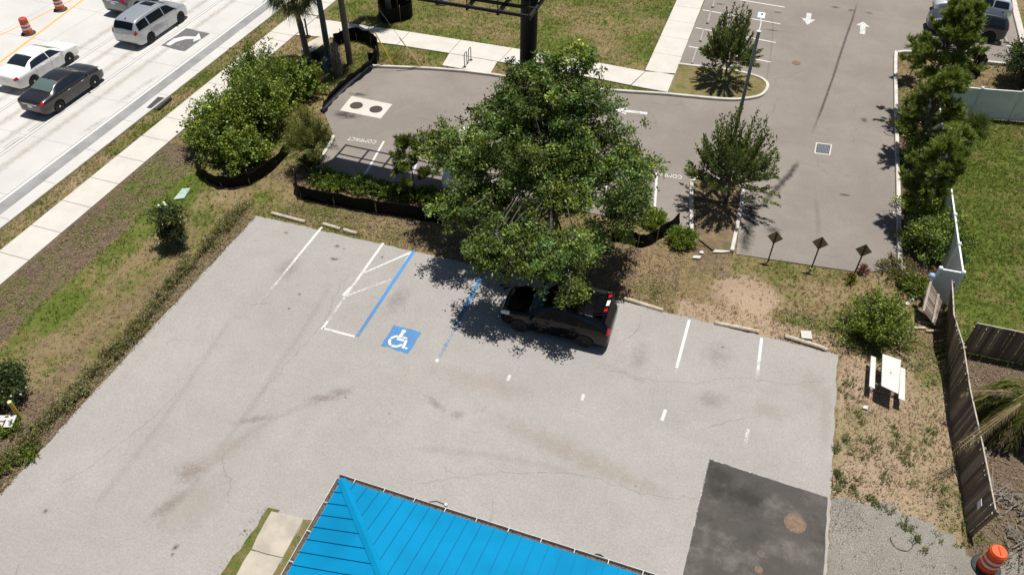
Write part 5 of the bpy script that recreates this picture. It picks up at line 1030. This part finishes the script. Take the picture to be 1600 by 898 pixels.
t = thing('storm_drain', 'square storm drain grate with a pale concrete frame in the wide drive', 'drain', (0, 0, 0)); q = xy((1275, 223), (1300, 226), (1297, 243), (1272, 240)); MB().prism(q, -.05, .016).build('frame', KERB, t); cc_ = sum((Vector(p) for p in q), Vector((0, 0))) / 4; q2 = [tuple(cc_ + (Vector(p) - cc_) * .84) for p in q]
MB().prism(q2, -.05, .019).build('grate', M('blue_grey_grate', (.07, .085, .10), .5, .4), t); gb = MB()
for i in range(1, 9): a = Vector(q2[0]).lerp(Vector(q2[1]), i / 9); b = Vector(q2[3]).lerp(Vector(q2[2]), i / 9); gb.beam((a.x, a.y, .023), (b.x, b.y, .023), .018, .008)
gb.build('bars', GALV, t)
t = thing('kerb_inlet', 'dark grated kerb inlet in the road gutter', 'drain', (0, 0, 0)); q = xy((229, 169), (247, 152), (268, 155), (248, 172)); MB().prism(q, -.05, .02).build('grate', M('dark_grate', (.035, .033, .035), .7, .2), t); gb = MB()
for i in range(1, 12): a = Vector(q[0]).lerp(Vector(q[1]), i / 12); b = Vector(q[3]).lerp(Vector(q[2]), i / 12); gb.beam((a.x, a.y, .024), (b.x, b.y, .024), .02, .01)
gb.build('bars', GALV, t); MB().ribbon([q[3], q[2]], .12, -.02, .12).build('hood', DKM, t, bevel=.02)
slab('utility_box', 'pale green utility box with a flush lid in the swale grass', 'utility box', ((285, 296), (298, 295), (288, 311), (271, 313)), -.02, .06, M('pale_green_plastic', (.33, .45, .36), .6))
# sign posts seen from behind
POSTG = M('green_steel_post', (.035, .04, .038), .6, .3); SIGNB = M('brown_sign_back', (.26, .205, .13), .6, .2, .12, 5)
for i, (p, lb, zc) in enumerate((((1200, 408), 'leftmost of the three diamond signs at the end of the drive', 1.35), ((1267, 421), 'middle diamond sign on a dark post at the end of the drive', 1.5), ((1333, 432), 'rightmost of the three diamond signs at the end of the drive', 1.48))):
    q = G(*p); t = thing('diamond_sign', lb, 'sign', q, 0, 'diamond end of road signs'); m_ = MB(); m_.tube([(0, 0, -.05), (.015, .03, zc + .3)], .032, 6); m_.build('post', POSTG, t)
    s = MB(); r_ = .36; s.add([(x, y, z) for y in (.045, .055) for x, z in ((0, zc - r_ + .0), (r_ * .95, zc), (0, zc + r_), (-r_ * .95, zc))], [(0, 1, 2, 3), (7, 6, 5, 4), (0, 4, 5, 1), (1, 5, 6, 2), (2, 6, 7, 3), (3, 7, 4, 0)]); s.build('plate', SIGNB, t)
    if i == 1: s = MB(); s.lathe([(.06, 0), (.06, .06), (.0, .09)], 8); s.build('base_cap', REFL, t)
# light pole
lp = thing('light_pole', 'tall grey square light pole with a flat lamp head in the narrow island', 'lamp post', (-.30, 34.25, 0)); m_ = MB(); m_.box((0, 0, 4.0), (.15, .15, 8.1), rz=.2, taper=.85); m_.build('pole', M('pole_blue_grey', (.20, .235, .25), .5, .3), lp, bevel=.01)
m_ = MB(); m_.lathe([(.2, -.1), (.2, .5), (.17, .52)], 16); m_.build('footing', KERB, lp, True); m_ = MB(); m_.tube([(0, 0, 7.98), (0, .5, 8.18), (-.06, 1.0, 8.2)], .03, 6); m_.build('arm', GUTW, lp); m_ = MB(); m_.box((-.07, 1.3, 8.21), (.36, .6, .07), taper=.85); hd = m_.build('lamp_head', M('lamp_white', (.7, .72, .72), .5), lp, bevel=.02); m_ = MB(); m_.box((-.05, 1.3, 8.26), (.07, .1, .05)); m_.build('sensor', DKM, hd); m_ = MB(); m_.box((0, 0, 8.06), (.17, .17, .03)); m_.build('cap', GUTW, lp)
# utility pole and guys
up_t = thing('utility_pole', 'dark green utility pole beside the dead palm stump', 'pole', (-24.6, 38.25, 0)); m_ = MB(); m_.tube([(0, 0, -.1), (0, 0, 9.3)], [.17, .13], 14); m_.build('pole', M('green_pole', (.06, .085, .075), .6, .2), up_t, True); m_ = MB(); m_.tube([(.19, .03, .2), (.16, .03, 3.5)], .03, 6); m_.build('conduit', GALV, up_t)
YEL = M('yellow_guard', (.75, .52, .04), .5); YELF = M('faded_yellow_guard', (.62, .43, .2), .6); WIRE = M('wire', (.35, .34, .33), .5, .5)
for i, (a, lb, mt) in enumerate(((G(615, 103), 'left guy wire with a bright yellow guard beside the palm ring', YEL), (G(660, 108), 'right guy wire with a faded orange yellow guard near the car park kerb', YELF))):
    t = thing('guy_wire', lb, 'guy wire', a, 0, 'guy wires of the utility pole'); top = Vector((-24.6, 38.25, 9.2)) - a; m_ = MB(); m_.tube([(0, 0, 0), top], .012, 4); m_.build('wire', WIRE, t); m_ = MB(); m_.tube([top * .004, top * .004 + top.normalized() * 2.3], .035, 7); m_.build('guard', mt, t)
o = MB(); q = G(497, 88); tc = thing('beige_cover', 'upturned beige oval plastic cover with a slot beside the green pole', 'cover', (q.x, q.y, 0), .5); pv = []
m_ = MB(); n_ = 24; rim_ = [(1.05 * math.cos(2 * math.pi * k / n_) * (1 + .25 * math.cos(2 * math.pi * k / n_)), .72 * math.sin(2 * math.pi * k / n_)) for k in range(n_)]
Tl = Matrix.Rotation(rad(-24), 4, 'Y'); pts_ = [(x, y, .62) for x, y in rim_] + [(x * .97, y * .97, .56) for x, y in rim_]; pts_ = [tuple(Matrix.Translation((0, 0, .15)) @ Tl @ Vector(p)) for p in pts_]
m_.add(pts_, [tuple(range(n_)), tuple(range(2 * n_ - 1, n_ - 1, -1))] + [(k, n_ + k, n_ + (k + 1) % n_, (k + 1) % n_) for k in range(n_)]); m_.build('dish', M('beige_plastic', (.60, .54, .42), .6, 0, .08, 3), tc)
m_ = MB(); c0 = Matrix.Translation((0, 0, .15)) @ Tl; m_.box(tuple(c0 @ Vector((-.35, -.1, .625))), (.62, .22, .01), ry=rad(-24)); m_.build('slot', BLK, tc); m_ = MB(); m_.lathe([(.55, 0), (.55, .42), (.5, .5)], 18); m_.build('tank', DKM, tc, True)
q = G(510, 112); t = thing('utility_pedestal', 'small teal green utility box at the foot of the green pole', 'utility box', (q.x + .05, q.y, 0)); MB().box((0, 0, .4), (.3, .3, .8), taper=.95).build('cabinet', M('teal_box', (.10, .17, .16), .6), t, bevel=.02); MB().box((0, 0, .82), (.34, .34, .05)).build('cap', M('teal_cap', (.13, .2, .19), .6), t, bevel=.01)
q = G(481, 58); t = thing('marker_post', 'short black post on the grass corner by the sidewalk junction', 'post', q); MB().box((0, 0, .6), (.09, .09, 1.25)).build('post', BLK, t, bevel=.01); MB().box((0, 0, .04), (.3, .3, .06)).build('base', DKM, t)
q = G(921, 35); t = thing('survey_stake', 'thin white survey stake beside a dead grass patch on the lawn', 'stake', q); MB().box((0, 0, .35), (.05, .03, .75)).build('post', PICW, t); MB().box((0, 0, .76), (.055, .034, .08)).build('tip', M('stake_tip', (.75, .6, .55), .7), t)
# bike rack
t = thing('bike_rack', 'green wave shaped bike rack on the concrete pad', 'bike rack', (0, 0, 0)); a, b = G(726, 106), G(736, 95); dv = (b - a); pts_ = []
for i in range(61):
    u = i / 60; ph = u * 3; k = int(ph); f_ = ph - k
    hh = .86; z = (1 - (2 * f_ - 1) ** 6) * hh if k in (0, 2) else hh * .9 * (0) ; pts_.append(None)
pts_ = []
def legarc(u0, u1, zlo, zhi, upw): 
    o = []
    for i in range(9): q = math.pi * i / 8; o.append((u0 + (u1 - u0) * (1 - math.cos(q)) / 2, zhi + (math.sin(q) * .1 if upw else -math.sin(q) * .1)))
    return o
seq = [(0, 0)] + legarc(0, .36, 0, .78, True) + legarc(.36, .64, 0, .2, False) + legarc(.64, 1.0, 0, .78, True) + [(1.0, 0)]
m_ = MB(); m_.tube([(a.x + dv.x * u, a.y + dv.y * u, .04 + z) for u, z in seq], .026, 7); m_.build('tube', M('green_rack', (.05, .075, .06), .45, .3), t, True)
for p in (a, b): m_ = MB(); m_.box((p.x, p.y, .05), (.17, .17, .02)); m_.build('foot_plate', DKM, t)
# silver and blue object on the lawn
q = G(692, 6); t = thing('meter_box', 'small rounded silver and blue box lying on the lawn at the top edge', 'box', q, .1); m_ = MB(); m_.add([(x * k, y * k, z) for z, k in ((0, 1), (.28, .98), (.42, .7), (.46, .4)) for x, y in [(.42 * math.cos(2 * math.pi * i / 14), .3 * math.sin(2 * math.pi * i / 14)) for i in range(14)]], [(j * 14 + i, j * 14 + (i + 1) % 14, (j + 1) * 14 + (i + 1) % 14, (j + 1) * 14 + i) for j in range(3) for i in range(14)] + [tuple(42 + i for i in range(14))]); m_.build('shell', P_SILVER, t, True); MB().box((-.1, -.16, .37), (.4, .12, .09), rx=.6).build('window', M('blue_plastic', (.05, .1, .22), .2), t, bevel=.01)

# billboard: one tall column carrying a double faced board whose ends lie above the frame
BB = M('billboard_black', (.012, .012, .013), .6, .2); t = thing('billboard', 'black steel billboard on one thick column behind the big oak', 'billboard', (-9.75, 31.1, 0))
MB().tube([(0, 0, -.1), (0, 0, 9.95)], .37, 22).build('column', BB, t, True); Z0 = 9.35; Lx = -9.0
m_ = MB(); m_.beam((.8, .1, Z0 + .9), (Lx, .1, Z0 + .9), .5, .6); m_.build('torsion_beam', BB, t)
m_ = MB()
for yy, zz in ((-1.55, Z0), (-.75, Z0 - .02), (1.0, Z0 - .02), (1.85, Z0)): m_.beam((.55, yy, zz), (Lx, yy, zz), .09, .12)
for i in range(8):
    x = .5 + (Lx - .5) * i / 7; m_.beam((x, -1.62, Z0 - .06), (x, 1.9, Z0 - .06), .10, .16)
m_.build('catwalk_frame', BB, t); m_ = MB()
for i in range(60):
    x = .5 + (Lx - .5) * i / 59; 
    for y0_, y1_ in ((-1.5, -.8),): 
        if i % 1 == 0 and i > 30: m_.beam((x, y0_, Z0 + .04), (x, y1_, Z0 + .04), .03, .02)
m_.build('catwalk_grating', BB, t)
for sy, nm in ((-1.0, 'front'), (1.0, 'rear')):
    m_ = MB(); m_.box(((Lx + .5) / 2, sy * .5 + .3, Z0 + 2.7), (abs(Lx) + .3, .1, 4.0)); m_.build('panel', M('board_%s' % nm, (.35, .35, .36), .6), t)
m_ = MB()
for i in range(5): x = -.7 + Lx * i / 4.6; m_.beam((x, -.08, Z0 + .2), (x, -.08, Z0 + 4.6), .12); m_.beam((x, .68, Z0 + .2), (x, .68, Z0 + 4.6), .12); m_.beam((x, -.08, Z0 + 3), (x, .68, Z0 + 3), .1)
m_.build('uprights', BB, t); m_ = MB()
for yy in (-1.58,): m_.beam((.55, yy, Z0 + 1.0), (Lx, yy, Z0 + 1.0), .04); [m_.beam((.5 + (Lx - .5) * i / 7, yy, Z0), (.5 + (Lx - .5) * i / 7, yy, Z0 + 1), .04) for i in range(8)]
m_.build('railing', BB, t)

# silt fences
SILT = M('black_silt_fabric', (.006, .006, .007), .6, 0, .3, 4, .3, .1); STAKE = M('wood_stake', (.34, .26, .17), .85, 0, .25, 10)
def siltfence(label, pts, h=.75, sag=.12, close=False, stakes=True, lean=0.0, name='silt_fence', shaggy=True):
    P = smooth_path([(p.x, p.y, 0) for p in pts] + ([(pts[0].x, pts[0].y, 0)] if close else []), 7); t = thing(name, label, 'silt fence', (0, 0, 0), 0, 'black silt fences'); V = []; F = []; n = len(P); rows = 4
    for i, p in enumerate(P):
        tn = (P[min(i + 1, n - 1)] - P[max(i - 1, 0)]).normalized(); nr = Vector((-tn.y, tn.x, 0)); hh = h - sag * abs(math.sin(i * .45)) * random.uniform(.5, 1)
        for s in (-1, 1):
            for j in range(rows + 1):
                z = hh * j / rows; q = p + nr * (s * .012 + lean * (j / rows) + math.sin(i * 1.3 + j) * .035 * shaggy); V.append((q.x, q.y, z - .02))
    k = 2 * (rows + 1)
    for i in range(n - 1):
        for s in (0, rows + 1):
            for j in range(rows): a = i * k + s + j; F.append((a, a + k, a + k + 1, a + 1) if s else (a, a + 1, a + k + 1, a + k))
        a = i * k + rows; F.append((a, a + rows + 1, a + k + rows + 1, a + k))
    MB().add(V, F).build('fabric', SILT, t, True)
    if stakes:
        for i in range(2, n, 9): p = P[i]; MB().box((p.x, p.y, h * .5), (.04, .03, h + .2), rz=i).build('stake', STAKE, t)
    return t
siltfence('black silt fence with sagging top along the front border of the car park', [G(463, 283), G(466, 303), G(480, 312), G(530, 322), G(580, 331), G(640, 340), G(692, 349)], .8, .1)
siltfence('black silt fence wrapped round the front of the big thicket', [G(313, 258), G(314, 272), G(330, 285), G(350, 292), G(385, 289), G(420, 270), G(446, 245), G(458, 230)], .75, .12, lean=-.06)
siltfence('black silt fence curling round the tall palm', [G(526, 85), G(524, 75), G(543, 66), G(560, 64), G(578, 70), G(589, 78), G(592, 90), G(588, 100), G(577, 104)], .95, .12)
siltfence('collapsed black silt fence lying along the kerb below the palm', [G(578, 103), G(560, 118), G(540, 132), G(522, 147), G(508, 162), G(500, 175)], .85, .15, lean=.45)
siltfence('square black fence box round the palm on the lawn', [G(593, 30), G(605, 37), G(640, 30), G(643, 18), G(625, 12), G(596, 20), G(593, 29)], 1.0, .02, shaggy=False)
siltfence('torn end of black silt fence in the border right of the oak', [G(955, 376), G(985, 380), G(1005, 386), G(1030, 374), G(1062, 352)], .7, .1, lean=.1)
siltfence('black silt fence scrap curving behind the tall pine', [G(1490, 112), G(1508, 116), G(1522, 120), G(1530, 112), G(1524, 100), G(1510, 92)], .9, .1, lean=-.15)

# white vinyl fence
VIN = M('white_vinyl', (.78, .80, .80), .4, 0, .06, 2, 0, .5); VIND = M('vinyl_panel', (.74, .78, .77), .5, 0, .07, 1.4, 0, .4)
vf = thing('vinyl_fence', 'white vinyl privacy fence beside the car park and round the back yard', 'fence', (0, 0, 0))
pth_ = [(18.4, 46.35), (16.2, 45.95), (14.0, 45.56), (11.9, 45.15), (9.55, 44.75), (9.6, 42.3), (9.66, 39.8), (9.72, 37.4), (9.77, 35.0), (9.82, 32.7), (9.87, 30.6), (9.93, 28.72), (9.05, 28.68)]
for i, p in enumerate(pth_):
    m_ = MB(); m_.box((p[0], p[1], .92), (.13, .13, 1.88)); po = m_.build('fence_post', VIN, vf, bevel=.008); MB().box((p[0], p[1], 1.885), (.16, .16, .05), taper=.7).build('cap', VIN, po)
    if i:
        a, b = Vector((*pth_[i - 1], 0)), Vector((*p, 0)); m_ = MB(); m_.beam(a + Vector((0, 0, .9)), b + Vector((0, 0, .9)), .035, 1.62)
        L = (b - a).length; d = (b - a) / L; q = .16
        pn = m_.build('panel', VIND, vf); MB().beam(a + Vector((0, 0, 1.76)), b + Vector((0, 0, 1.76)), .07, .12).build('rail', VIN, vf); MB().beam(a + Vector((0, 0, .12)), b + Vector((0, 0, .12)), .07, .14).build('rail', VIN, vf)
# wooden fences
WOOD = N('weathered_boards'); wn = WOOD.n('ShaderNodeNewGeometry'); cc_ = WOOD.ramp(wn.outputs['Random Per Island'], [(0, (.12, .09, .07)), (.5, (.21, .165, .13)), (1, (.34, .285, .235))]); cc_ = WOOD.mix(WOOD.ss(WOOD.noise(6, 5, .7), .45, .75, 0, .6), cc_, (.12, .095, .075)); WOOD = WOOD.done(cc_, .9, 0, .15)
WOODL = M('pale_weathered_rail', (.40, .35, .29), .85, 0, .2, 7)
def boardfence(label, pts, h, leans, name='wooden_fence', bw=.14, jit=.055, notices=()):
    t = thing(name, label, 'fence', (0, 0, 0), 0, 'weathered wooden fences'); bd = MB(); post = []
    for i in range(len(pts) - 1):
        a, b = Vector((*pts[i], 0)), Vector((*pts[i + 1], 0)); L = (b - a).length; d = (b - a) / L; nr = Vector((d.y, -d.x, 0)); k = int(L / bw); ang = math.atan2(d.y, d.x)
        for j in range(k):
            u = (j + .5) / k; ln = leans[i] * (1 - u) + leans[i + 1] * u; p = a + d * (L * u); hh = h + random.uniform(-jit, jit); top = Vector((ln + random.uniform(-.02, .02), random.uniform(-.02, .02), hh)); s = d * (bw * .47); th = nr * .01
            V = []
            for q in (p, p + top):
                for e in (-1, 1):
                    for f_ in (-1, 1): V.append(q + s * e + th * f_ * 1.0 + nr * (.003 * (j % 3)))
            bd.add(V, [(0, 1, 3, 2), (4, 6, 7, 5), (0, 4, 5, 1), (2, 3, 7, 6), (0, 2, 6, 4), (1, 5, 7, 3)])
        for z in (.35, h - .3): MB().beam(a + Vector((leans[i] * z / h, 0, z)) + nr * -.05, b + Vector((leans[i + 1] * z / h, 0, z)) + nr * -.05, .05, .09).build('rail', WOODL, t)
        MB().beam(a + Vector((leans[i], 0, h + .02)), b + Vector((leans[i + 1], 0, h + .02)), .045, .03).build('cap_rail', WOODL, t)
        post.append((a, leans[i]))
    post.append((Vector((*pts[-1], 0)), leans[-1])); bd.build('boards', WOOD, t)
    for a, ln in post: m_ = MB(); m_.beam(a + Vector((.09, 0, -.05)), a + Vector((ln + .09, 0, h - .05)), .09); m_.build('fence_post', WOOD, t)
    return t
wf = boardfence('long weathered grey board fence along the right side of the dirt yard', [(9.95, 28.3), (9.83, 26.2), (9.84, 24.6), (9.75, 22.4), (9.96, 19.9), (10.04, 17.45)], 1.62, [-.42, -.34, -.1, .08, .1, .2])
for yy, z in ((17.9, 1.1), (20.3, 1.35)):
    m_ = MB(); m_.box((10.01 if yy < 19 else 9.86, yy, z), (.012, .26, .32), rx=.1); m_.build('paper_notice', M('white_notice', (.7, .72, .74), .7), wf)
boardfence('dark board fence running off to the right behind the yard fence', [(10.32, 26.05), (12.3, 26.1), (14.6, 26.15), (17, 26.2)], 1.6, [0, 0, 0, 0])
lt = thing('leaning_panel', 'loose wooden fence panel with two pale rails leaning by the white fence end', 'fence panel', (0, 0, 0)); A, B, C_, D = G(1452, 436, 1.35), G(1440, 483, .62), G(1467, 517, .02), G(1474, 474, .80)
bd = MB()
for j in range(9):
    u0, u1 = (j + .06) / 9, (j + .94) / 9; p0, p1 = A.lerp(B, u0), A.lerp(B, u1); q0, q1 = D.lerp(C_, u0), D.lerp(C_, u1); nr = (B - A).cross(D - A).normalized() * .012
    bd.add([p0 - nr, p1 - nr, q1 - nr, q0 - nr, p0 + nr, p1 + nr, q1 + nr, q0 + nr], [(3, 2, 1, 0), (4, 5, 6, 7), (0, 1, 5, 4), (1, 2, 6, 5), (2, 3, 7, 6), (3, 0, 4, 7)])
bd.build('boards', WOOD, lt); nr = (B - A).cross(D - A).normalized(); nr = nr if nr.z > 0 else -nr
for u in (.08, .62): m_ = MB(); m_.beam(A.lerp(D, u) + nr * .04, B.lerp(C_, u) + nr * .04, .09, .05); m_.build('rail', WOODL, lt)
q = G(1457, 427); q = Vector((9.0, 28.35, 0)); o = MB().lathe([(0, .1), (.1, .08), (.14, 0), (.1, -.08), (0, -.1)], 12, (0, 0, 0)).build('ball', M('pale_blue_ball', (.22, .36, .55), .45), None, True, (*G(1456, 431, 1.5)[:2], 1.52)); tag(o, 'pale blue ball resting on top of the leaning wooden panel', 'ball')
for i, (a, b, lb) in enumerate((((1418, 512), (1446, 513), 'pale plank lying on the ground left of the leaning panel'), ((1433, 503), (1465, 509), 'upper brown plank lying in the shade under the leaning panel'), ((1446, 517), (1468, 519), 'lower brown plank lying in the shade under the leaning panel'))):
    a, b = G(*a), G(*b); o = MB().beam((a.x, a.y, .04), (b.x, b.y, .04 + .02 * i), .12, .04).build('plank', M('plank_brown', (.32, .24, .17), .85, 0, .2, 8) if i else WOODL, None, bevel=.006); tag(o, lb, 'plank', 'planks on the ground')
# dead branches, cable loops, bollards
for bx, by, lb in ((11.4, 19.2, 'heap of grey dead fronds and sticks behind the board fence'), (11.9, 17.6, 'lower heap of dead sticks behind the barrel end of the board fence')):
    tb_ = thing('branch_pile', lb, 'branches', (bx, by, 0), 0, 'dead branch heaps behind the board fence'); m_ = MB()
    for i in range(46): a = random.uniform(0, 6.28); r_ = random.uniform(0, .8); m_.tube([(math.cos(a) * r_, math.sin(a) * r_, random.uniform(.02, .2)), (math.cos(a) * r_ + random.uniform(-.7, .7), math.sin(a) * r_ + random.uniform(-.7, .7), random.uniform(.04, .3))], [.022, .008], 4)
    m_.build('sticks', TWIG, tb_)
t = thing('branch_pile', 'pile of grey dead branches inside the white fence', 'branches', G(1497, 222)); m_ = MB()
for i in range(34): a = random.uniform(0, 6.28); r_ = random.uniform(0, .5); m_.tube([(math.cos(a) * r_, math.sin(a) * r_ * .7, random.uniform(.02, .25)), (math.cos(a) * r_ + random.uniform(-.5, .5), math.sin(a) * r_ + random.uniform(-.5, .5), random.uniform(.05, .4))], [.03, .012], 4)
m_.build('sticks', TWIG, t)
def loop(label, c, r, z): o = MB().tube([(r * math.cos(a) * (1 + .1 * math.sin(3 * a)), r * math.sin(a) * .75, .015 + .01 * math.sin(2 * a)) for a in np.linspace(2.6, 2 * math.pi + .9, 34)], .011, 5).build('cable_loop', BLK, None, True, (c.x, c.y, z)); return tag(o, label, 'cable')
loop('thin black cable curled in a loop on the gravel', G(1409, 848), .34, -.01); loop('black hose curled on the asphalt beside the tall pine', G(1392, 209), .36, .015)
YP = M('yellow_bollard', (.55, .42, .06), .6, 0, .15, 6); 
for p, lb in (((32, 653), 'yellow pipe bollard standing by the round dark bush'), ((6, 676), 'yellow pipe bollard cut by the frame\'s left edge')):
    q = G(*p); t = thing('bollard', lb, 'bollard', (q.x, q.y, 0), 0, 'yellow pipe bollards'); MB().tube([(0, 0, -.05), (0, 0, .95)], .075, 14).build('pipe', YP, t, True); MB().lathe([(.078, 0), (.07, .02), (0, .035)], 14, (0, 0, .95)).build('cap', M('pale_yellow_cap', (.7, .62, .3), .6), t, True)
q = G(6, 658, .3); t = thing('white_board', 'white board with dark markings lying low between the yellow bollards', 'board', (q.x, q.y, 0), .35); MB().box((0, 0, .3), (.75, .5, .05), rx=.12).build('board', PICW, t, bevel=.01); m_ = MB()
for x, y, w_, h_ in ((-.12, -.02, .3, .05), (.05, -.1, .05, .3), (.05, .17, .14, .06), (-.2, .1, .05, .12)): m_.box((x, y, .328 + y * .12), (w_, h_, .004), rx=.12)
m_.build('marking', BLK, t); MB().box((0, 0, .13), (.12, .12, .27)).build('leg', DKM, t)
for px, py, lb in ((1417, 475, 'white litter scrap among the plants by the wooden panel'), (1424, 468, 'small white scrap nearest the leaning panel'), (1352, 637, 'white scrap of paper on the dirt below the picnic table'), (1398, 333, 'white scrap on the drive beside the kerb'), (1096, 395, 'small white scrap beside the narrow island\'s lower end')):
    q = G(px, py); o = MB().add([(-.09, -.06, .02), (.08, -.07, .03), (.1, .06, .02), (.0, .09, .07), (-.08, .05, .03), (-.09, -.06, .012), (.08, -.07, .022), (.1, .06, .012), (0, .09, .062), (-.08, .05, .022)], [(0, 1, 2, 3, 4), (9, 8, 7, 6, 5)] + [(i, 5 + i, 5 + (i + 1) % 5, (i + 1) % 5) for i in range(5)]).build('litter', PICW, None, False, (q.x, q.y, .01)); tag(o, lb, 'litter', 'white scraps')

# person in the shade of the oak
def skin(name, J, E, mat, parent, lv=2):
    me = bpy.data.meshes.new(name); me.from_pydata([j[0] for j in J], E, []); o = bpy.data.objects.new(name, me); C.objects.link(o)
    md = o.modifiers.new('skin', 'SKIN'); 
    for i, j in enumerate(J): r_ = j[1] if isinstance(j[1], tuple) else (j[1], j[1]); me.skin_vertices[0].data[i].radius = r_
    me.skin_vertices[0].data[0].use_root = True; o.modifiers.new('sub', 'SUBSURF').levels = lv; dg = bpy.context.evaluated_depsgraph_get(); nm = bpy.data.meshes.new_from_object(o.evaluated_get(dg)); bpy.data.objects.remove(o); nm.name = name
    nm.polygons.foreach_set('use_smooth', [True] * len(nm.polygons)); return link(name, nm, mat, parent)
pq = G(790, 447); pt = thing('person', 'person in black top and blue shorts standing in shade by the black suv', 'person', (pq.x, pq.y, .012), -.6)
J = [((0, 0, .95), (.15, .10)), ((0, 0, 1.15), (.14, .095)), ((0, .01, 1.36), (.17, .10)), ((0, .01, 1.46), (.07, .065)), ((0, .0, 1.53), .055), ((0, -.01, 1.62), (.082, .095)), ((0, -.01, 1.72), (.07, .085))]; E = [(0, 1), (1, 2), (2, 3), (3, 4), (4, 5), (5, 6)]
for s in (-1, 1):
    k = len(J); J += [((s * .19, .01, 1.40), .06), ((s * .25, .03, 1.14), .045), ((s * .26, -.06, .93), .035), ((s * .26, -.09, .84), (.022, .04))]; E += [(2, k), (k, k + 1), (k + 1, k + 2), (k + 2, k + 3)]
    for f_ in range(4): n_ = len(J); J += [((s * .26 + (f_ - 1.5) * .004, -.12 + f_ * .02, .775), .009), ((s * .255, -.118 + f_ * .018, .735 + .008 * abs(f_ - 1)), .008)]; E += [(k + 3, n_), (n_, n_ + 1)]
    n_ = len(J); J += [((s * .235, -.13, .82), .010), ((s * .235, -.145, .785), .009)]; E += [(k + 3, n_), (n_, n_ + 1)]
    k = len(J); J += [((s * .10, 0, .86), .09), ((s * .11, -.01, .50), .06), ((s * .12, .02, .10), .042), ((s * .125, -.03, .045), (.045, .04)), ((s * .13, -.15, .03), (.04, .028))]; E += [(0, k), (k, k + 1), (k + 1, k + 2), (k + 2, k + 3), (k + 3, k + 4)]
pb = skin('body', J, E, M('skin', (.30, .17, .11), .55), pt)
skin('shirt', [((0, 0, .92), (.165, .115)), ((0, 0, 1.15), (.155, .11)), ((0, .01, 1.37), (.185, .115)), ((0, .01, 1.47), (.085, .075)), ((.2, .01, 1.40), .072), ((.245, .025, 1.20), .06), ((-.2, .01, 1.40), .072), ((-.245, .025, 1.20), .06)], [(0, 1), (1, 2), (2, 3), (2, 4), (4, 5), (2, 6), (6, 7)], M('black_cloth', (.012, .012, .014), .9), pt)
skin('shorts', [((0, 0, .93), (.16, .115)), ((.105, 0, .82), .105), ((.115, -.01, .52), .085), ((-.105, 0, .82), .105), ((-.115, -.01, .52), .085)], [(0, 1), (1, 2), (0, 3), (3, 4)], M('blue_cloth', (.03, .13, .32), .85), pt)
m_ = MB(); m_.lathe([(.093, 0), (.098, .05), (.085, .1), (.05, .13), (0, .14)], 14, (0, .005, 1.66)); m_.build('hair', M('dark_hair', (.015, .012, .01), .7), pt, True)
for nm, pts_, mt in (('eyes', ((-.032, -.098, 1.655), (.032, -.098, 1.655)), BLK), ('nose', ((0, -.112, 1.625),), M('skin_nose', (.30, .17, .11), .55)), ('mouth', ((0, -.098, 1.585),), M('lips', (.25, .10, .08), .5)), ('ears', ((-.088, 0, 1.64), (.088, 0, 1.64)), M('skin_ear', (.28, .15, .10), .55))):
    m_ = MB(); [m_.lathe([(0, -.012), (.012, 0), (0, .012)], 8, p) for p in pts_]; m_.build(nm, mt, pt, True)
for s in (-1, 1): m_ = MB(); m_.box((s * .128, -.07, .035), (.1, .27, .07), taper=.8); m_.build('shoe', M('dark_shoe', (.02, .02, .022), .7), pt, bevel=.015)

for o in bpy.data.objects:
    if o.type == 'MESH' and o.name.startswith('cut'): bpy.data.objects.remove(o)
